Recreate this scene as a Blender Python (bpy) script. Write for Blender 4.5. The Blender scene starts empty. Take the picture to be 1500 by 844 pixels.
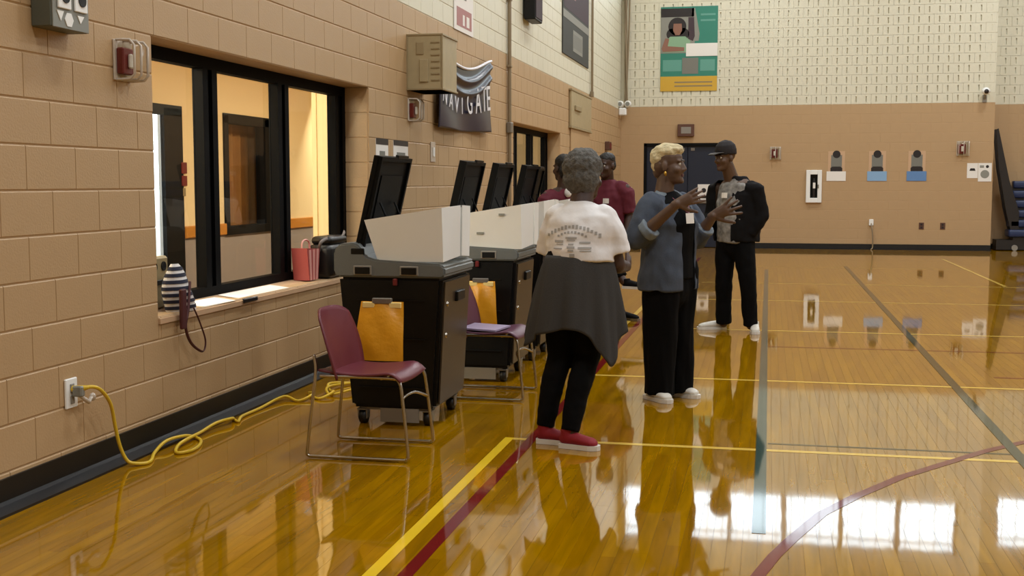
import bpy, bmesh, math, random
from mathutils import Vector as V, Matrix, noise
from mathutils.bvhtree import BVHTree

random.seed(7)
C = bpy.context.scene.collection
SC = bpy.context.scene
PI = math.pi

# ------------------------------------------------------------------ camera, sky, lights, exposure
YAW, PITCH, CAM_H = math.radians(12.1), math.radians(5.03), 1.39
cd = bpy.data.cameras.new('camera')
cd.sensor_width = 36.0
cd.lens = 1750 / 1500 * 36.0
cd.clip_start, cd.clip_end = 0.05, 200
cam = bpy.data.objects.new('camera', cd)
cam.location = (0, 0, CAM_H)
cam.rotation_euler = (PI / 2 - PITCH, 0, YAW)
C.objects.link(cam)
SC.camera = cam

w = bpy.data.worlds.new('overcast_sky')
w.use_nodes = True
bg = w.node_tree.nodes['Background']
bg.inputs[0].default_value = (0.80, 0.90, 1.0, 1)
bg.inputs[1].default_value = 5.0
SC.world = w


def area(name, loc, sx, sy, power, col, rot=(0, 0, 0)):
    l = bpy.data.lights.new(name, 'AREA')
    l.shape = 'RECTANGLE'
    l.size, l.size_y, l.energy, l.color = sx, sy, power, col
    o = bpy.data.objects.new(name, l)
    o.location, o.rotation_euler = loc, rot
    C.objects.link(o)
    return o


HALL = (0.93, 0.97, 1.0)
for lx in (-0.6, 5.0, 11.0):
    for ly in (1.5, 7.0, 12.5, 18.0, 23.0):
        area('high_bay_lamp', (lx, ly, 7.9), 0.6, 1.2, 150, HALL)
for ox, oy, oz, op in ((-4.6, 4.9, 2.35, 120), (-4.5, 14.2, 2.4, 60)):
    area('office_light', (ox, oy, oz), 1.6, 0.7, op, (1.0, 0.90, 0.73), (math.radians(52), 0, 0))
for oy, ol in ((6.9, 3.8), (12.2, 3.4)):
    area('office_light', (-3.54, oy, 2.68), 0.12, ol, 28 * ol, (1.0, 0.90, 0.73))  # unseen strips tucked behind the hall wall, added to brighten the office

SC.view_settings.view_transform = 'Standard'
SC.view_settings.look = 'None'
SC.view_settings.gamma = 1.0
SC.view_settings.exposure = 0.1


# ------------------------------------------------------------------ materials
def lin(h):
    h = h.lstrip('#')
    r = []
    for i in (0, 2, 4):
        c = int(h[i:i + 2], 16) / 255
        r.append(c / 12.92 if c <= 0.04045 else ((c + 0.055) / 1.055) ** 2.4)
    return (*r, 1)


def mat(name, col, rough=0.6, metal=0.0, spec=0.5, var=0.0, vscale=4.0, bump=0.0, bscale=60.0, coat=0.0, emit=None, estr=0.0, trans=0.0, stretch=None):
    m = bpy.data.materials.new(name)
    m.use_nodes = True
    nt = m.node_tree
    b = nt.nodes['Principled BSDF']
    b.inputs['Base Color'].default_value = lin(col)
    b.inputs['Roughness'].default_value = rough
    b.inputs['Metallic'].default_value = metal
    b.inputs['Specular IOR Level'].default_value = spec
    b.inputs['Coat Weight'].default_value = coat
    b.inputs['Coat Roughness'].default_value = 0.08
    b.inputs['Transmission Weight'].default_value = trans
    if emit:
        b.inputs['Emission Color'].default_value = lin(emit)
        b.inputs['Emission Strength'].default_value = estr
    if var or bump:
        tc = nt.nodes.new('ShaderNodeTexCoord')
        mp = nt.nodes.new('ShaderNodeMapping')
        nt.links.new(tc.outputs['Object'], mp.inputs['Vector'])
        if stretch:
            mp.inputs['Scale'].default_value = stretch
    if var:
        n = nt.nodes.new('ShaderNodeTexNoise')
        n.inputs['Scale'].default_value = vscale
        n.inputs['Detail'].default_value = 4
        nt.links.new(mp.outputs[0], n.inputs['Vector'])
        hs = nt.nodes.new('ShaderNodeHueSaturation')
        hs.inputs['Color'].default_value = lin(col)
        mr = nt.nodes.new('ShaderNodeMapRange')
        mr.inputs[1].default_value, mr.inputs[2].default_value = 0.25, 0.75
        mr.inputs[3].default_value, mr.inputs[4].default_value = 1 - var, 1 + var
        nt.links.new(n.outputs['Fac'], mr.inputs[0])
        nt.links.new(mr.outputs[0], hs.inputs['Value'])
        nt.links.new(hs.outputs[0], b.inputs['Base Color'])
    if bump:
        n2 = nt.nodes.new('ShaderNodeTexNoise')
        n2.inputs['Scale'].default_value = bscale
        n2.inputs['Detail'].default_value = 3
        nt.links.new(mp.outputs[0], n2.inputs['Vector'])
        bp = nt.nodes.new('ShaderNodeBump')
        bp.inputs['Strength'].default_value = bump
        bp.inputs['Distance'].default_value = 0.01
        nt.links.new(n2.outputs['Fac'], bp.inputs['Height'])
        nt.links.new(bp.outputs[0], b.inputs['Normal'])
    return m


def glass_mat(name, tint='#ffffff', refl=0.08):
    m = bpy.data.materials.new(name)
    m.use_nodes = True
    nt = m.node_tree
    out = nt.nodes['Material Output']
    nt.nodes.remove(nt.nodes['Principled BSDF'])
    t = nt.nodes.new('ShaderNodeBsdfTransparent')
    t.inputs[0].default_value = lin(tint)
    g = nt.nodes.new('ShaderNodeBsdfGlossy')
    g.inputs['Roughness'].default_value = 0.02
    fr = nt.nodes.new('ShaderNodeFresnel')
    fr.inputs['IOR'].default_value = 1.3
    mx = nt.nodes.new('ShaderNodeMixShader')
    ge = nt.nodes.new('ShaderNodeNewGeometry')
    inv = nt.nodes.new('ShaderNodeMath'); inv.operation = 'SUBTRACT'; inv.inputs[0].default_value = 1.0
    mu = nt.nodes.new('ShaderNodeMath'); mu.operation = 'MULTIPLY'
    nt.links.new(ge.outputs['Backfacing'], inv.inputs[1])
    nt.links.new(inv.outputs[0], mu.inputs[0])
    nt.links.new(fr.outputs[0], mu.inputs[1])
    nt.links.new(mu.outputs[0], mx.inputs[0])
    nt.links.new(t.outputs[0], mx.inputs[1])
    nt.links.new(g.outputs[0], mx.inputs[2])
    nt.links.new(mx.outputs[0], out.inputs[0])
    return m


def floor_mat():
    m = bpy.data.materials.new('varnished_maple')
    m.use_nodes = True
    nt = m.node_tree
    L = nt.links.new
    b = nt.nodes['Principled BSDF']
    geo = nt.nodes.new('ShaderNodeNewGeometry')
    oi = nt.nodes.new('ShaderNodeObjectInfo')
    add = nt.nodes.new('ShaderNodeMath'); add.operation = 'ADD'
    L(geo.outputs['Random Per Island'], add.inputs[0]); L(oi.outputs['Random'], add.inputs[1])
    frc = nt.nodes.new('ShaderNodeMath'); frc.operation = 'FRACT'
    L(add.outputs[0], frc.inputs[0])
    ramp = nt.nodes.new('ShaderNodeValToRGB')
    e = ramp.color_ramp.elements
    e[0].position, e[0].color = 0.0, lin('#94691b')
    e[1].position, e[1].color = 1.0, lin('#a37823')
    x = ramp.color_ramp.elements.new(0.5); x.color = lin('#9b701e')
    L(frc.outputs[0], ramp.inputs[0])
    mp = nt.nodes.new('ShaderNodeMapping')
    mp.inputs['Scale'].default_value = (9, 0.8, 1)
    L(geo.outputs['Position'], mp.inputs['Vector'])
    n = nt.nodes.new('ShaderNodeTexNoise'); n.inputs['Scale'].default_value = 2.2; n.inputs['Detail'].default_value = 6; n.inputs['Distortion'].default_value = 0.6
    L(mp.outputs[0], n.inputs['Vector'])
    mr = nt.nodes.new('ShaderNodeMapRange')
    mr.inputs[1].default_value, mr.inputs[2].default_value, mr.inputs[3].default_value, mr.inputs[4].default_value = 0.3, 0.7, 0.78, 1.18
    L(n.outputs['Fac'], mr.inputs[0])
    hs = nt.nodes.new('ShaderNodeHueSaturation')
    hs.inputs['Saturation'].default_value = 1.12
    L(ramp.outputs[0], hs.inputs['Color']); L(mr.outputs[0], hs.inputs['Value'])
    L(hs.outputs[0], b.inputs['Base Color'])
    b.inputs['Roughness'].default_value = 0.04
    b.inputs['IOR'].default_value = 1.6
    b.inputs['Coat Weight'].default_value = 0.2
    b.inputs['Coat Roughness'].default_value = 0.03
    # slightly wavy varnish, boards cupped along their length
    mp2 = nt.nodes.new('ShaderNodeMapping'); mp2.inputs['Scale'].default_value = (5, 0.9, 1)
    L(geo.outputs['Position'], mp2.inputs['Vector'])
    n2 = nt.nodes.new('ShaderNodeTexNoise'); n2.inputs['Scale'].default_value = 1.6; n2.inputs['Detail'].default_value = 2
    L(mp2.outputs[0], n2.inputs['Vector'])
    bp = nt.nodes.new('ShaderNodeBump'); bp.inputs['Strength'].default_value = 0.05; bp.inputs['Distance'].default_value = 0.01
    L(n2.outputs['Fac'], bp.inputs['Height'])
    L(bp.outputs[0], b.inputs['Normal'])
    return m


M = {
    'tan': mat('tan_block_paint', '#b6976f', 0.5, var=0.05, vscale=2.0, bump=0.15, bscale=90),
    'tan_joint': mat('tan_joint_paint', '#b4956e', 0.6),
    'cream': mat('cream_block_paint', '#dad6c0', 0.5, var=0.03, vscale=2.0, bump=0.2, bscale=90),
    'cream_joint': mat('cream_joint_paint', '#d3cfb9', 0.6),
    'slot': mat('acoustic_slot_dark', '#857c66', 0.9),
    'plank': floor_mat(),
    'gap': mat('board_gap', '#4a3210', 0.7),
    'yellow_line': mat('yellow_court_paint', '#e8c22e', 0.05, spec=0.3, var=0.05),
    'pale_line': mat('pale_yellow_court_paint', '#e0bb58', 0.05, spec=0.3, var=0.05),
    'red_line': mat('maroon_court_paint', '#701c1a', 0.05, spec=0.3, var=0.05),
    'teal_line': mat('teal_court_paint', '#3a4d46', 0.05, spec=0.3, var=0.05),
    'olive_line': mat('dark_olive_court_paint', '#3a3922', 0.05, spec=0.3, var=0.05),
    'rubber': mat('black_rubber_base', '#100f0e', 0.45),
    'rubber_toe': mat('grey_rubber_toe', '#16181b', 0.35),
    'black_metal': mat('black_window_metal', '#030304', 0.6, spec=0.08),
    'black_plastic': mat('black_moulded_plastic', '#070707', 0.45, spec=0.3, bump=0.1, bscale=200),
    'lid_black': mat('matt_black_lid', '#050505', 0.6, spec=0.15),
    'door_brown': mat('brown_black_side_plastic', '#3b3025', 0.35),
    'grey_plastic': mat('grey_moulded_plastic', '#676b6a', 0.5, bump=0.1, bscale=200),
    'pale_grey': mat('pale_grey_metal', '#8a857c', 0.5),
    'white_plastic': mat('white_corrugated_plastic', '#eeefec', 0.5, var=0.02),
    'white_paper': mat('white_paper', '#e9e6e0', 0.8),
    'steel': mat('chrome_steel', '#b9b3aa', 0.25, metal=1.0),
    'dull_steel': mat('dull_steel', '#8d8a84', 0.4, metal=0.8),
    'maroon_plastic': mat('maroon_plastic_shell', '#6a2c38', 0.4),
    'plum_plastic': mat('plum_plastic_shell', '#5d3448', 0.4),
    'lavender': mat('lavender_paper_folder', '#a79ab5', 0.5),
    'bag_yellow': mat('yellow_vinyl', '#d8940c', 0.35, var=0.12, vscale=7, bump=0.5, bscale=14),
    'bag_clear': mat('shiny_clear_corner', '#f3d98c', 0.15),
    'cord': mat('yellow_cord_jacket', '#d9b62a', 0.4),
    'grey_box': mat('grey_green_enamel', '#565a50', 0.45),
    'grey_face': mat('grey_face_plate', '#83857e', 0.4),
    'red_plastic': mat('red_strobe_plastic', '#6d1f1f', 0.4),
    'clear': glass_mat('clear_polycarbonate', '#f2efe8'),
    'clear_rim': mat('clear_cover_rim', '#c9beb0', 0.15),
    'glass': glass_mat('window_glass', '#f4f6f4'),
    'beige_box': mat('beige_painted_guard', '#aa9a76', 0.5, var=0.08, vscale=9),
    'beige_lip': mat('beige_guard_lip', '#9a8966', 0.5),
    'navy_cloth': mat('navy_satin', '#141937', 0.3, var=0.2, vscale=6),
    'silver': mat('silver_print', '#e4e4ea', 0.4),
    'conduit': mat('painted_conduit', '#8a7a60', 0.4),
    'navy_door': mat('navy_door_paint', '#1d2536', 0.35),
    'dark_frame': mat('dark_door_frame', '#080808', 0.6, spec=0.15),
    'brown_box': mat('brown_box', '#5b3a2b', 0.5),
    'teal_print': mat('teal_poster_print', '#2f7f6c', 0.5),
    'teal_light': mat('light_teal_print', '#5f9c8d', 0.5),
    'gold_print': mat('gold_poster_print', '#cfa535', 0.5),
    'sage': mat('sage_print', '#86ab8a', 0.5),
    'skin_print': mat('skin_tone_print', '#8c6250', 0.5),
    'dark_print': mat('dark_print', '#1f1716', 0.5),
    'grey_print': mat('grey_print', '#77776f', 0.6),
    'plum_print': mat('plum_print', '#43343a', 0.75),
    'slate_print': mat('slate_print', '#3a3b36', 0.7),
    'light_print': mat('light_grey_print', '#8b8b82', 0.7),
    'rose_print': mat('dusty_rose_print', '#a86c68', 0.5),
    'blue_paper': mat('sky_blue_paper', '#86abd0', 0.7),
    'blue_paper2': mat('steel_blue_paper', '#5f86b8', 0.7),
    'office_wall': mat('warm_office_wall', '#e8d2a2', 0.6),
    'office_low': mat('grey_wainscot', '#988d85', 0.6),
    'rail_wood': mat('oak_rail', '#c07f2e', 0.4),
    'office_floor': mat('office_carpet', '#6d5f50', 0.9),
    'curtain': mat('brown_curtain', '#b57c40', 0.8, var=0.15),
    'hall_plain': mat('hall_plain_paint', '#cdb48c', 0.7),
    'ceiling': mat('hall_ceiling', '#c9c4b4', 0.8),
    'sill': mat('painted_sill', '#c7a583', 0.4),
    'blue_seat': mat('blue_bleacher_plastic', '#1f2f55', 0.4),
    'dark_steel': mat('dark_bleacher_steel', '#1d1713', 0.5),
    'skin_dark': mat('deep_brown_skin', '#3f281d', 0.5, var=0.06, vscale=20),
    'skin_mid': mat('brown_skin', '#58402f', 0.5, var=0.05, vscale=20),
    'skin_warm': mat('warm_brown_skin', '#5f483a', 0.5, var=0.05, vscale=20),
    'lip': mat('lip_brown', '#5a2a28', 0.4),
    'eye_white': mat('eye_white', '#ddd8cf', 0.2),
    'iris': mat('dark_iris', '#1a0f0a', 0.2),
    'hair_grey': mat('salt_and_pepper_hair', '#5c5a56', 0.9, var=0.35, vscale=60, bump=0.6, bscale=120),
    'hair_blond': mat('cropped_blond_hair', '#cfc19a', 0.7, var=0.2, vscale=30, bump=0.6, bscale=80, stretch=(1, 3, 1)),
    'hair_black': mat('black_hair', '#0d0a09', 0.6, bump=0.4, bscale=90),
    'tee_white': mat('white_cotton', '#e4e2e2', 0.8, bump=0.15, bscale=40),
    'tee_ink': mat('grey_shirt_ink', '#a5a3a0', 0.8),
    'charcoal': mat('charcoal_knit', '#403f3e', 0.95, spec=0.2, bump=0.2, bscale=120),
    'black_cloth': mat('black_cloth', '#070708', 0.9, spec=0.15),
    'red_shoe': mat('red_knit_shoe', '#8c1020', 0.7),
    'sole_white': mat('white_rubber_sole', '#e2ded6', 0.5),
    'shoe_white': mat('white_leather_shoe', '#dedad0', 0.45),
    'denim': mat('blue_chambray', '#434c5b', 0.85, var=0.18, vscale=9, bump=0.2, bscale=150),
    'denim_light': mat('chambray_cuff', '#75808a', 0.85, var=0.1),
    'jacket': mat('black_jacket_cloth', '#0c0b0d', 0.85, spec=0.2),
    'camo': mat('grey_patterned_tee', '#858380', 0.85, var=0.55, vscale=22),
    'maroon_knit': mat('maroon_pique', '#5c1526', 0.85, bump=0.1, bscale=150),
    'cap': mat('dark_cap_cloth', '#191417', 0.8),
    'cap_brim': mat('grey_cap_brim', '#3c3835', 0.7),
    'gold': mat('gold_earring', '#c9a24a', 0.3, metal=1.0),
    'stripe_navy': mat('navy_stripe_cloth', '#1c2136', 0.8),
    'stripe_white': mat('white_stripe_cloth', '#dcd9d6', 0.8),
    'strap': mat('maroon_strap', '#4a1c1c', 0.6),
    'pink_bag': mat('dusty_red_plastic', '#a24a48', 0.4),
    'pink_pale': mat('pale_pink_stripe', '#d79a90', 0.4),
    'kit': mat('tan_radio_shell', '#8d7c58', 0.5),
    'purse': mat('black_leather', '#100d0d', 0.4),
    'purse_strap': mat('grey_leather_strap', '#7b726c', 0.5),
    'frost': mat('frosted_translucent_panel', '#e8f1f6', 0.3, trans=0.0),
}


# ------------------------------------------------------------------ mesh helpers
class MB:
    def __init__(s):
        s.v, s.f = [], []

    def add(s, vs, fs):
        n = len(s.v)
        s.v += [tuple(p) for p in vs]
        s.f += [tuple(i + n for i in f) for f in fs]
        return s

    def box(s, x0, x1, y0, y1, z0, z1, bev=0.0, seg=1):
        if bev <= 0:
            return s.add([(x0, y0, z0), (x1, y0, z0), (x1, y1, z0), (x0, y1, z0), (x0, y0, z1), (x1, y0, z1), (x1, y1, z1), (x0, y1, z1)],
                         [(0, 3, 2, 1), (4, 5, 6, 7), (0, 1, 5, 4), (1, 2, 6, 5), (2, 3, 7, 6), (3, 0, 4, 7)])
        bm = bmesh.new()
        bmesh.ops.create_cube(bm, size=1)
        for q in bm.verts:
            q.co = V(((x0 + x1) / 2 + q.co.x * (x1 - x0), (y0 + y1) / 2 + q.co.y * (y1 - y0), (z0 + z1) / 2 + q.co.z * (z1 - z0)))
        bmesh.ops.bevel(bm, geom=bm.edges[:], offset=bev, segments=seg, affect='EDGES', profile=0.5)
        return s.addbm(bm)

    def addbm(s, bm):
        bm.verts.index_update()
        s.add([q.co[:] for q in bm.verts], [[q.index for q in f.verts] for f in bm.faces])
        bm.free()
        return s

    def hexa(s, b, t):
        """four bottom points, four top points"""
        return s.add(list(b) + list(t), [(0, 3, 2, 1), (4, 5, 6, 7), (0, 1, 5, 4), (1, 2, 6, 5), (2, 3, 7, 6), (3, 0, 4, 7)])

    def prism(s, poly, axis, d0, d1):
        """2-D outline pulled along an axis; outline in the two other axes in xyz order"""
        def p3(a, b, d):
            return {'x': (d, a, b), 'y': (a, d, b), 'z': (a, b, d)}[axis]
        n = len(poly)
        vs = [p3(a, b, d0) for a, b in poly] + [p3(a, b, d1) for a, b in poly]
        fs = [tuple(range(n))[::-1], tuple(range(n, 2 * n))] + [(i, (i + 1) % n, n + (i + 1) % n, n + i) for i in range(n)]
        return s.add(vs, fs)

    def sweep(s, pts, rad, side=None, n=12, cap0='round', cap1='round'):
        """elliptical tube; rad items are r or (r_side, r_other)"""
        P = [V(p) for p in pts]
        R = [(r, r) if not isinstance(r, (tuple, list)) else tuple(r) for r in rad]
        T = []
        for i in range(len(P)):
            a, b = P[max(i - 1, 0)], P[min(i + 1, len(P) - 1)]
            d = b - a
            T.append(d.normalized() if d.length > 1e-9 else V((0, 0, 1)))
        rings = []
        if cap0 == 'round':
            h = min(R[0])
            for k in (1.0, 0.82, 0.45):
                sc = math.sqrt(max(0.0, 1 - k * k)) if k < 1 else 0.06
                rings.append((P[0] - T[0] * h * k, (R[0][0] * sc, R[0][1] * sc), T[0]))
        for p, r, t in zip(P, R, T):
            rings.append((p, r, t))
        if cap1 == 'round':
            h = min(R[-1])
            for k in (0.45, 0.82, 1.0):
                sc = math.sqrt(max(0.0, 1 - k * k)) if k < 1 else 0.06
                rings.append((P[-1] + T[-1] * h * k, (R[-1][0] * sc, R[-1][1] * sc), T[-1]))
        sd = V(side) if side is not None else None
        vs, prev = [], None
        for p, r, t in rings:
            if sd is not None:
                a = sd - t * sd.dot(t)
            elif prev is None:
                a = t.orthogonal()
            else:
                a = prev - t * prev.dot(t)
            if a.length < 1e-6:
                a = t.orthogonal()
            a.normalize()
            prev = a
            b = t.cross(a)
            for k in range(n):
                q = 2 * PI * k / n
                vs.append(p + a * (r[0] * math.cos(q)) + b * (r[1] * math.sin(q)))
        m = len(rings)
        fs = [(i * n + k, i * n + (k + 1) % n, (i + 1) * n + (k + 1) % n, (i + 1) * n + k) for i in range(m - 1) for k in range(n)]
        fs += [tuple(range(n))[::-1], tuple(range((m - 1) * n, m * n))]
        return s.add(vs, fs)

    def ell(s, c, r, rot=None, u=14, v=9):
        c = V(c)
        vs = [V((0, 0, r[2]))]
        for i in range(1, v):
            for k in range(u):
                a, b = PI * i / v, 2 * PI * k / u
                vs.append(V((r[0] * math.sin(a) * math.cos(b), r[1] * math.sin(a) * math.sin(b), r[2] * math.cos(a))))
        vs.append(V((0, 0, -r[2])))
        fs = [(0, 1 + k, 1 + (k + 1) % u) for k in range(u)]
        for i in range(v - 2):
            fs += [(1 + i * u + k, 1 + (i + 1) * u + k, 1 + (i + 1) * u + (k + 1) % u, 1 + i * u + (k + 1) % u) for k in range(u)]
        b0 = 1 + (v - 2) * u
        fs += [(b0 + k, len(vs) - 1, b0 + (k + 1) % u) for k in range(u)]
        return s.add([c + (rot @ p if rot else p) for p in vs], fs)

    def disc(s, c, r, axis, h, n=18, r1=None):
        """cylinder along axis starting at c"""
        r1 = r if r1 is None else r1
        poly = lambda rr: [(rr * math.cos(2 * PI * k / n), rr * math.sin(2 * PI * k / n)) for k in range(n)]
        def p3(a, b, d):
            return {'x': (c[0] + d, c[1] + a, c[2] + b), 'y': (c[0] + a, c[1] + d, c[2] + b), 'z': (c[0] + a, c[1] + b, c[2] + d)}[axis]
        vs = [p3(a, b, 0) for a, b in poly(r)] + [p3(a, b, h) for a, b in poly(r1)]
        return s.add(vs, [tuple(range(n))[::-1], tuple(range(n, 2 * n))] + [(i, (i + 1) % n, n + (i + 1) % n, n + i) for i in range(n)])

    def grid(s, fn, nu, nv, closed_u=False):
        vs = [fn(i / (nu if closed_u else nu - 1), j / (nv - 1)) for j in range(nv) for i in range(nu)]
        fs = []
        for j in range(nv - 1):
            for i in range(nu if closed_u else nu - 1):
                i2 = (i + 1) % nu
                fs.append((j * nu + i, j * nu + i2, (j + 1) * nu + i2, (j + 1) * nu + i))
        return s.add(vs, fs)

    def mesh(s, name, m, smooth=False):
        me = bpy.data.meshes.new(name)
        me.from_pydata(s.v, [], s.f)
        bm = bmesh.new()
        bm.from_mesh(me)
        bmesh.ops.recalc_face_normals(bm, faces=bm.faces[:])
        bm.to_mesh(me)
        bm.free()
        if m:
            me.materials.append(m)
        if smooth:
            me.polygons.foreach_set('use_smooth', [True] * len(me.polygons))
        return me

    def build(s, name, m, parent=None, smooth=False):
        if isinstance(m, str):
            m = M[m]
        o = bpy.data.objects.new(name, s.mesh(name, m, smooth))
        C.objects.link(o)
        if parent:
            o.parent = parent
        return o


def tag(o, label=None, cat=None, group=None, kind=None):
    if label: o['label'] = label
    if cat: o['category'] = cat
    if group: o['group'] = group
    if kind: o['kind'] = kind
    return o


def thing(name, label, cat, loc=(0, 0, 0), rz=0.0, group=None):
    o = bpy.data.objects.new(name, None)
    o.empty_display_size = 0.1
    o.location, o.rotation_euler = loc, (0, 0, rz)
    C.objects.link(o)
    return tag(o, label, cat, group)


def solid(o, t, off=0.0, bevel=0.0):
    md = o.modifiers.new('solid', 'SOLIDIFY')
    md.thickness, md.offset = t, off
    return o


def dup(root, loc, label, rz=None):
    r = root.copy()
    C.objects.link(r)
    r.location = loc
    if rz is not None:
        r.rotation_euler = (0, 0, rz)
    r['label'] = label
    for ch in list(root.children):
        c = ch.copy()
        C.objects.link(c)
        c.parent = r
        for g in ch.children:
            d = g.copy()
            C.objects.link(d)
            d.parent = c
    return r


def blob(mb, name, m, parent, voxel=0.007, smooth=4, push=None, delete=None, thick=0.0, cuts=()):
    """fuse overlapping volumes into one continuous smooth skin"""
    me = mb.mesh('tmp', None)
    o = bpy.data.objects.new('tmp', me)
    C.objects.link(o)
    r = o.modifiers.new('r', 'REMESH')
    r.mode, r.voxel_size, r.use_smooth_shade = 'VOXEL', voxel, True
    if smooth:
        q = o.modifiers.new('s', 'SMOOTH')
        q.factor, q.iterations = 0.5, smooth
    dg = bpy.context.evaluated_depsgraph_get()
    out = bpy.data.meshes.new_from_object(o.evaluated_get(dg))
    bpy.data.objects.remove(o)
    bpy.data.meshes.remove(me)
    if push or delete:
        bm = bmesh.new()
        bm.from_mesh(out)
        bm.normal_update()
        if push:
            moves = [(q, q.normal * push(q.co, q.normal)) for q in bm.verts]
            for q, d in moves:
                q.co += d
        for co_, no_ in cuts:
            bmesh.ops.bisect_plane(bm, geom=bm.verts[:] + bm.edges[:] + bm.faces[:], plane_co=co_, plane_no=no_)
        if delete:
            bmesh.ops.delete(bm, geom=[f for f in bm.faces if delete(f.calc_center_median(), f.normal)], context='FACES')
        bm.normal_update()
        bm.to_mesh(out)
        bm.free()
    out.materials.clear()
    out.materials.append(M[m])
    out.polygons.foreach_set('use_smooth', [True] * len(out.polygons))
    out.name = name
    ob = bpy.data.objects.new(name, out)
    C.objects.link(ob)
    if parent:
        ob.parent = parent
    if thick:
        solid(ob, thick, -1)
    return ob


def text(body, name, m, parent, loc, rot, size, ext=0.001, align='CENTER', sx=1.0):
    cu = bpy.data.curves.new(name, 'FONT')
    cu.body, cu.size, cu.extrude, cu.align_x, cu.align_y = body, size, ext, align, 'CENTER'
    cu.materials.append(M[m])
    o = bpy.data.objects.new('tmp', cu)
    C.objects.link(o)
    me = bpy.data.meshes.new_from_object(o.evaluated_get(bpy.context.evaluated_depsgraph_get()))
    bpy.data.objects.remove(o)
    bpy.data.curves.remove(cu)
    me.name = name
    o = bpy.data.objects.new(name, me)
    o.location, o.rotation_euler, o.scale = loc, rot, (sx, 1, 1)
    C.objects.link(o)
    if parent:
        o.parent = parent
    return o


# ------------------------------------------------------------------ setting: shell
WX = -3.165            # face of the left wall
BY = 26.0              # face of the back wall
BORDER = 2.956         # tan below, cream above
BORDER_B = 3.02
CO, CH, BL = -0.044, 0.2, 0.381     # course origin, course height, block length
H = 8.2

WIN1 = (5.785, 9.26, 0.68, 2.156)
WIN2 = (14.85, 18.325, 0.68, 2.156)


def struct(name, mb, m, parent=None):
    return tag(mb.build(name, m, parent), kind='structure')


def cut_spans(u0, u1, v0, v1, rects):
    """pieces of a rectangle left after taking rects away (rects tall enough to split along u)"""
    out = [(u0, u1, v0, v1)]
    for (a, b, c, d) in rects:
        nxt = []
        for (p, q, r, t) in out:
            if q <= a + 1e-4 or p >= b - 1e-4 or t <= c + 1e-4 or r >= d - 1e-4:
                nxt.append((p, q, r, t))
                continue
            if p < a: nxt.append((p, a, r, t))
            if q > b: nxt.append((b, q, r, t))
            lo, hi = max(p, a), min(q, b)
            if r < c: nxt.append((lo, hi, r, c))
            if t > d: nxt.append((lo, hi, d, t))
        out = nxt
    return [o for o in out if o[1] - o[0] > 0.02 and o[3] - o[2] > 0.02]


floor_root = struct('floor', MB().box(-3.6, 16, -6, 29, -0.05, -0.004), 'gap')

# floorboards
PW = 0.0572
plank_mesh = {}
def plank_faces(w_, l_):
    g = 0.0004
    return ([(g, g, -0.0035), (w_ - g, g, -0.0035), (w_ - g, l_ - g, -0.0035), (g, l_ - g, -0.0035), (g, g, 0), (w_ - g, g, 0), (w_ - g, l_ - g, 0), (g, l_ - g, 0)],
            [(4, 5, 6, 7), (0, 1, 5, 4), (1, 2, 6, 5), (2, 3, 7, 6), (3, 0, 4, 7)])
LENS = (0.9, 1.2, 1.5, 1.8, 2.2)
rnd = random.Random(3)
planks = []
nrow = int((12 + 3.165) / PW)
for r in range(nrow):
    x = -3.165 + r * PW
    y = -1.0 - rnd.random() * 2
    while y < 26.9:
        l = rnd.choice(LENS)
        planks.append((x, y, l))
        y += l
def plank_key(p):
    x, y, l = p
    cx_, cy_ = x + PW / 2, y + l / 2
    Z = cy_ * math.cos(YAW) - cx_ * math.sin(YAW)
    X = cx_ * math.cos(YAW) + cy_ * math.sin(YAW)
    if Z < 3.7 or abs(X / Z) > 0.46:
        return 1e9
    return Z
planks.sort(key=plank_key)
for (x, y, l) in planks[:300]:
    if l not in plank_mesh:
        plank_mesh[l] = MB().add(*plank_faces(PW, l)).mesh('plank', M['plank'])
    o = bpy.data.objects.new('plank', plank_mesh[l])
    o.location = (x, y, 0)
    C.objects.link(o)
    o.parent = floor_root
mb = MB()
for (x, y, l) in planks[300:]:
    vs, fs = plank_faces(PW, l)
    mb.add([(a + x, b + y, c) for a, b, c in vs], fs)
tag(mb.build('planking', 'plank', floor_root), kind='stuff')


def ribbon(pts, wd, z):
    """flat painted stripe along a path"""
    m_ = MB()
    P = [V((a, b, 0)) for a, b in pts]
    vs = []
    for i, p in enumerate(P):
        t = (P[min(i + 1, len(P) - 1)] - P[max(i - 1, 0)]).normalized()
        nrm = V((-t.y, t.x, 0)) * wd / 2
        vs += [(p.x - nrm.x, p.y - nrm.y, z), (p.x + nrm.x, p.y + nrm.y, z)]
    return m_.add(vs, [(2 * i, 2 * i + 1, 2 * i + 3, 2 * i + 2) for i in range(len(P) - 1)])


def line(pts, wd, m, z, label):
    o = ribbon(pts, wd, z).build('court_line', m, floor_root)
    o['label'] = label


line([(-1.363, 0.5), (-1.363, 6.30)], 0.05, 'yellow_line', 0.0010, 'bright yellow court line')
line([(-1.363, 6.275), (11.5, 6.275)], 0.05, 'pale_line', 0.0009, 'pale yellow cross line')
line([(-1.363, 8.50), (-1.363, 14.6)], 0.05, 'pale_line', 0.0010, 'yellow court line beyond the people')
line([(-1.39, 8.52), (11.5, 8.52)], 0.05, 'pale_line', 0.0009, 'pale yellow cross line')
line([(-0.9, 11.46), (11.5, 11.46)], 0.05, 'pale_line', 0.0009, 'pale yellow cross line')
line([(-1.39, 14.42), (11.5, 14.42)], 0.05, 'pale_line', 0.0009, 'pale yellow cross line')
line([(-0.9, 16.9), (11.5, 16.9)], 0.045, 'pale_line', 0.0009, 'pale yellow cross line')
line([(-0.9, 20.2), (3.13, 20.2)], 0.035, 'pale_line', 0.0009, 'pale yellow cross line')
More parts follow.
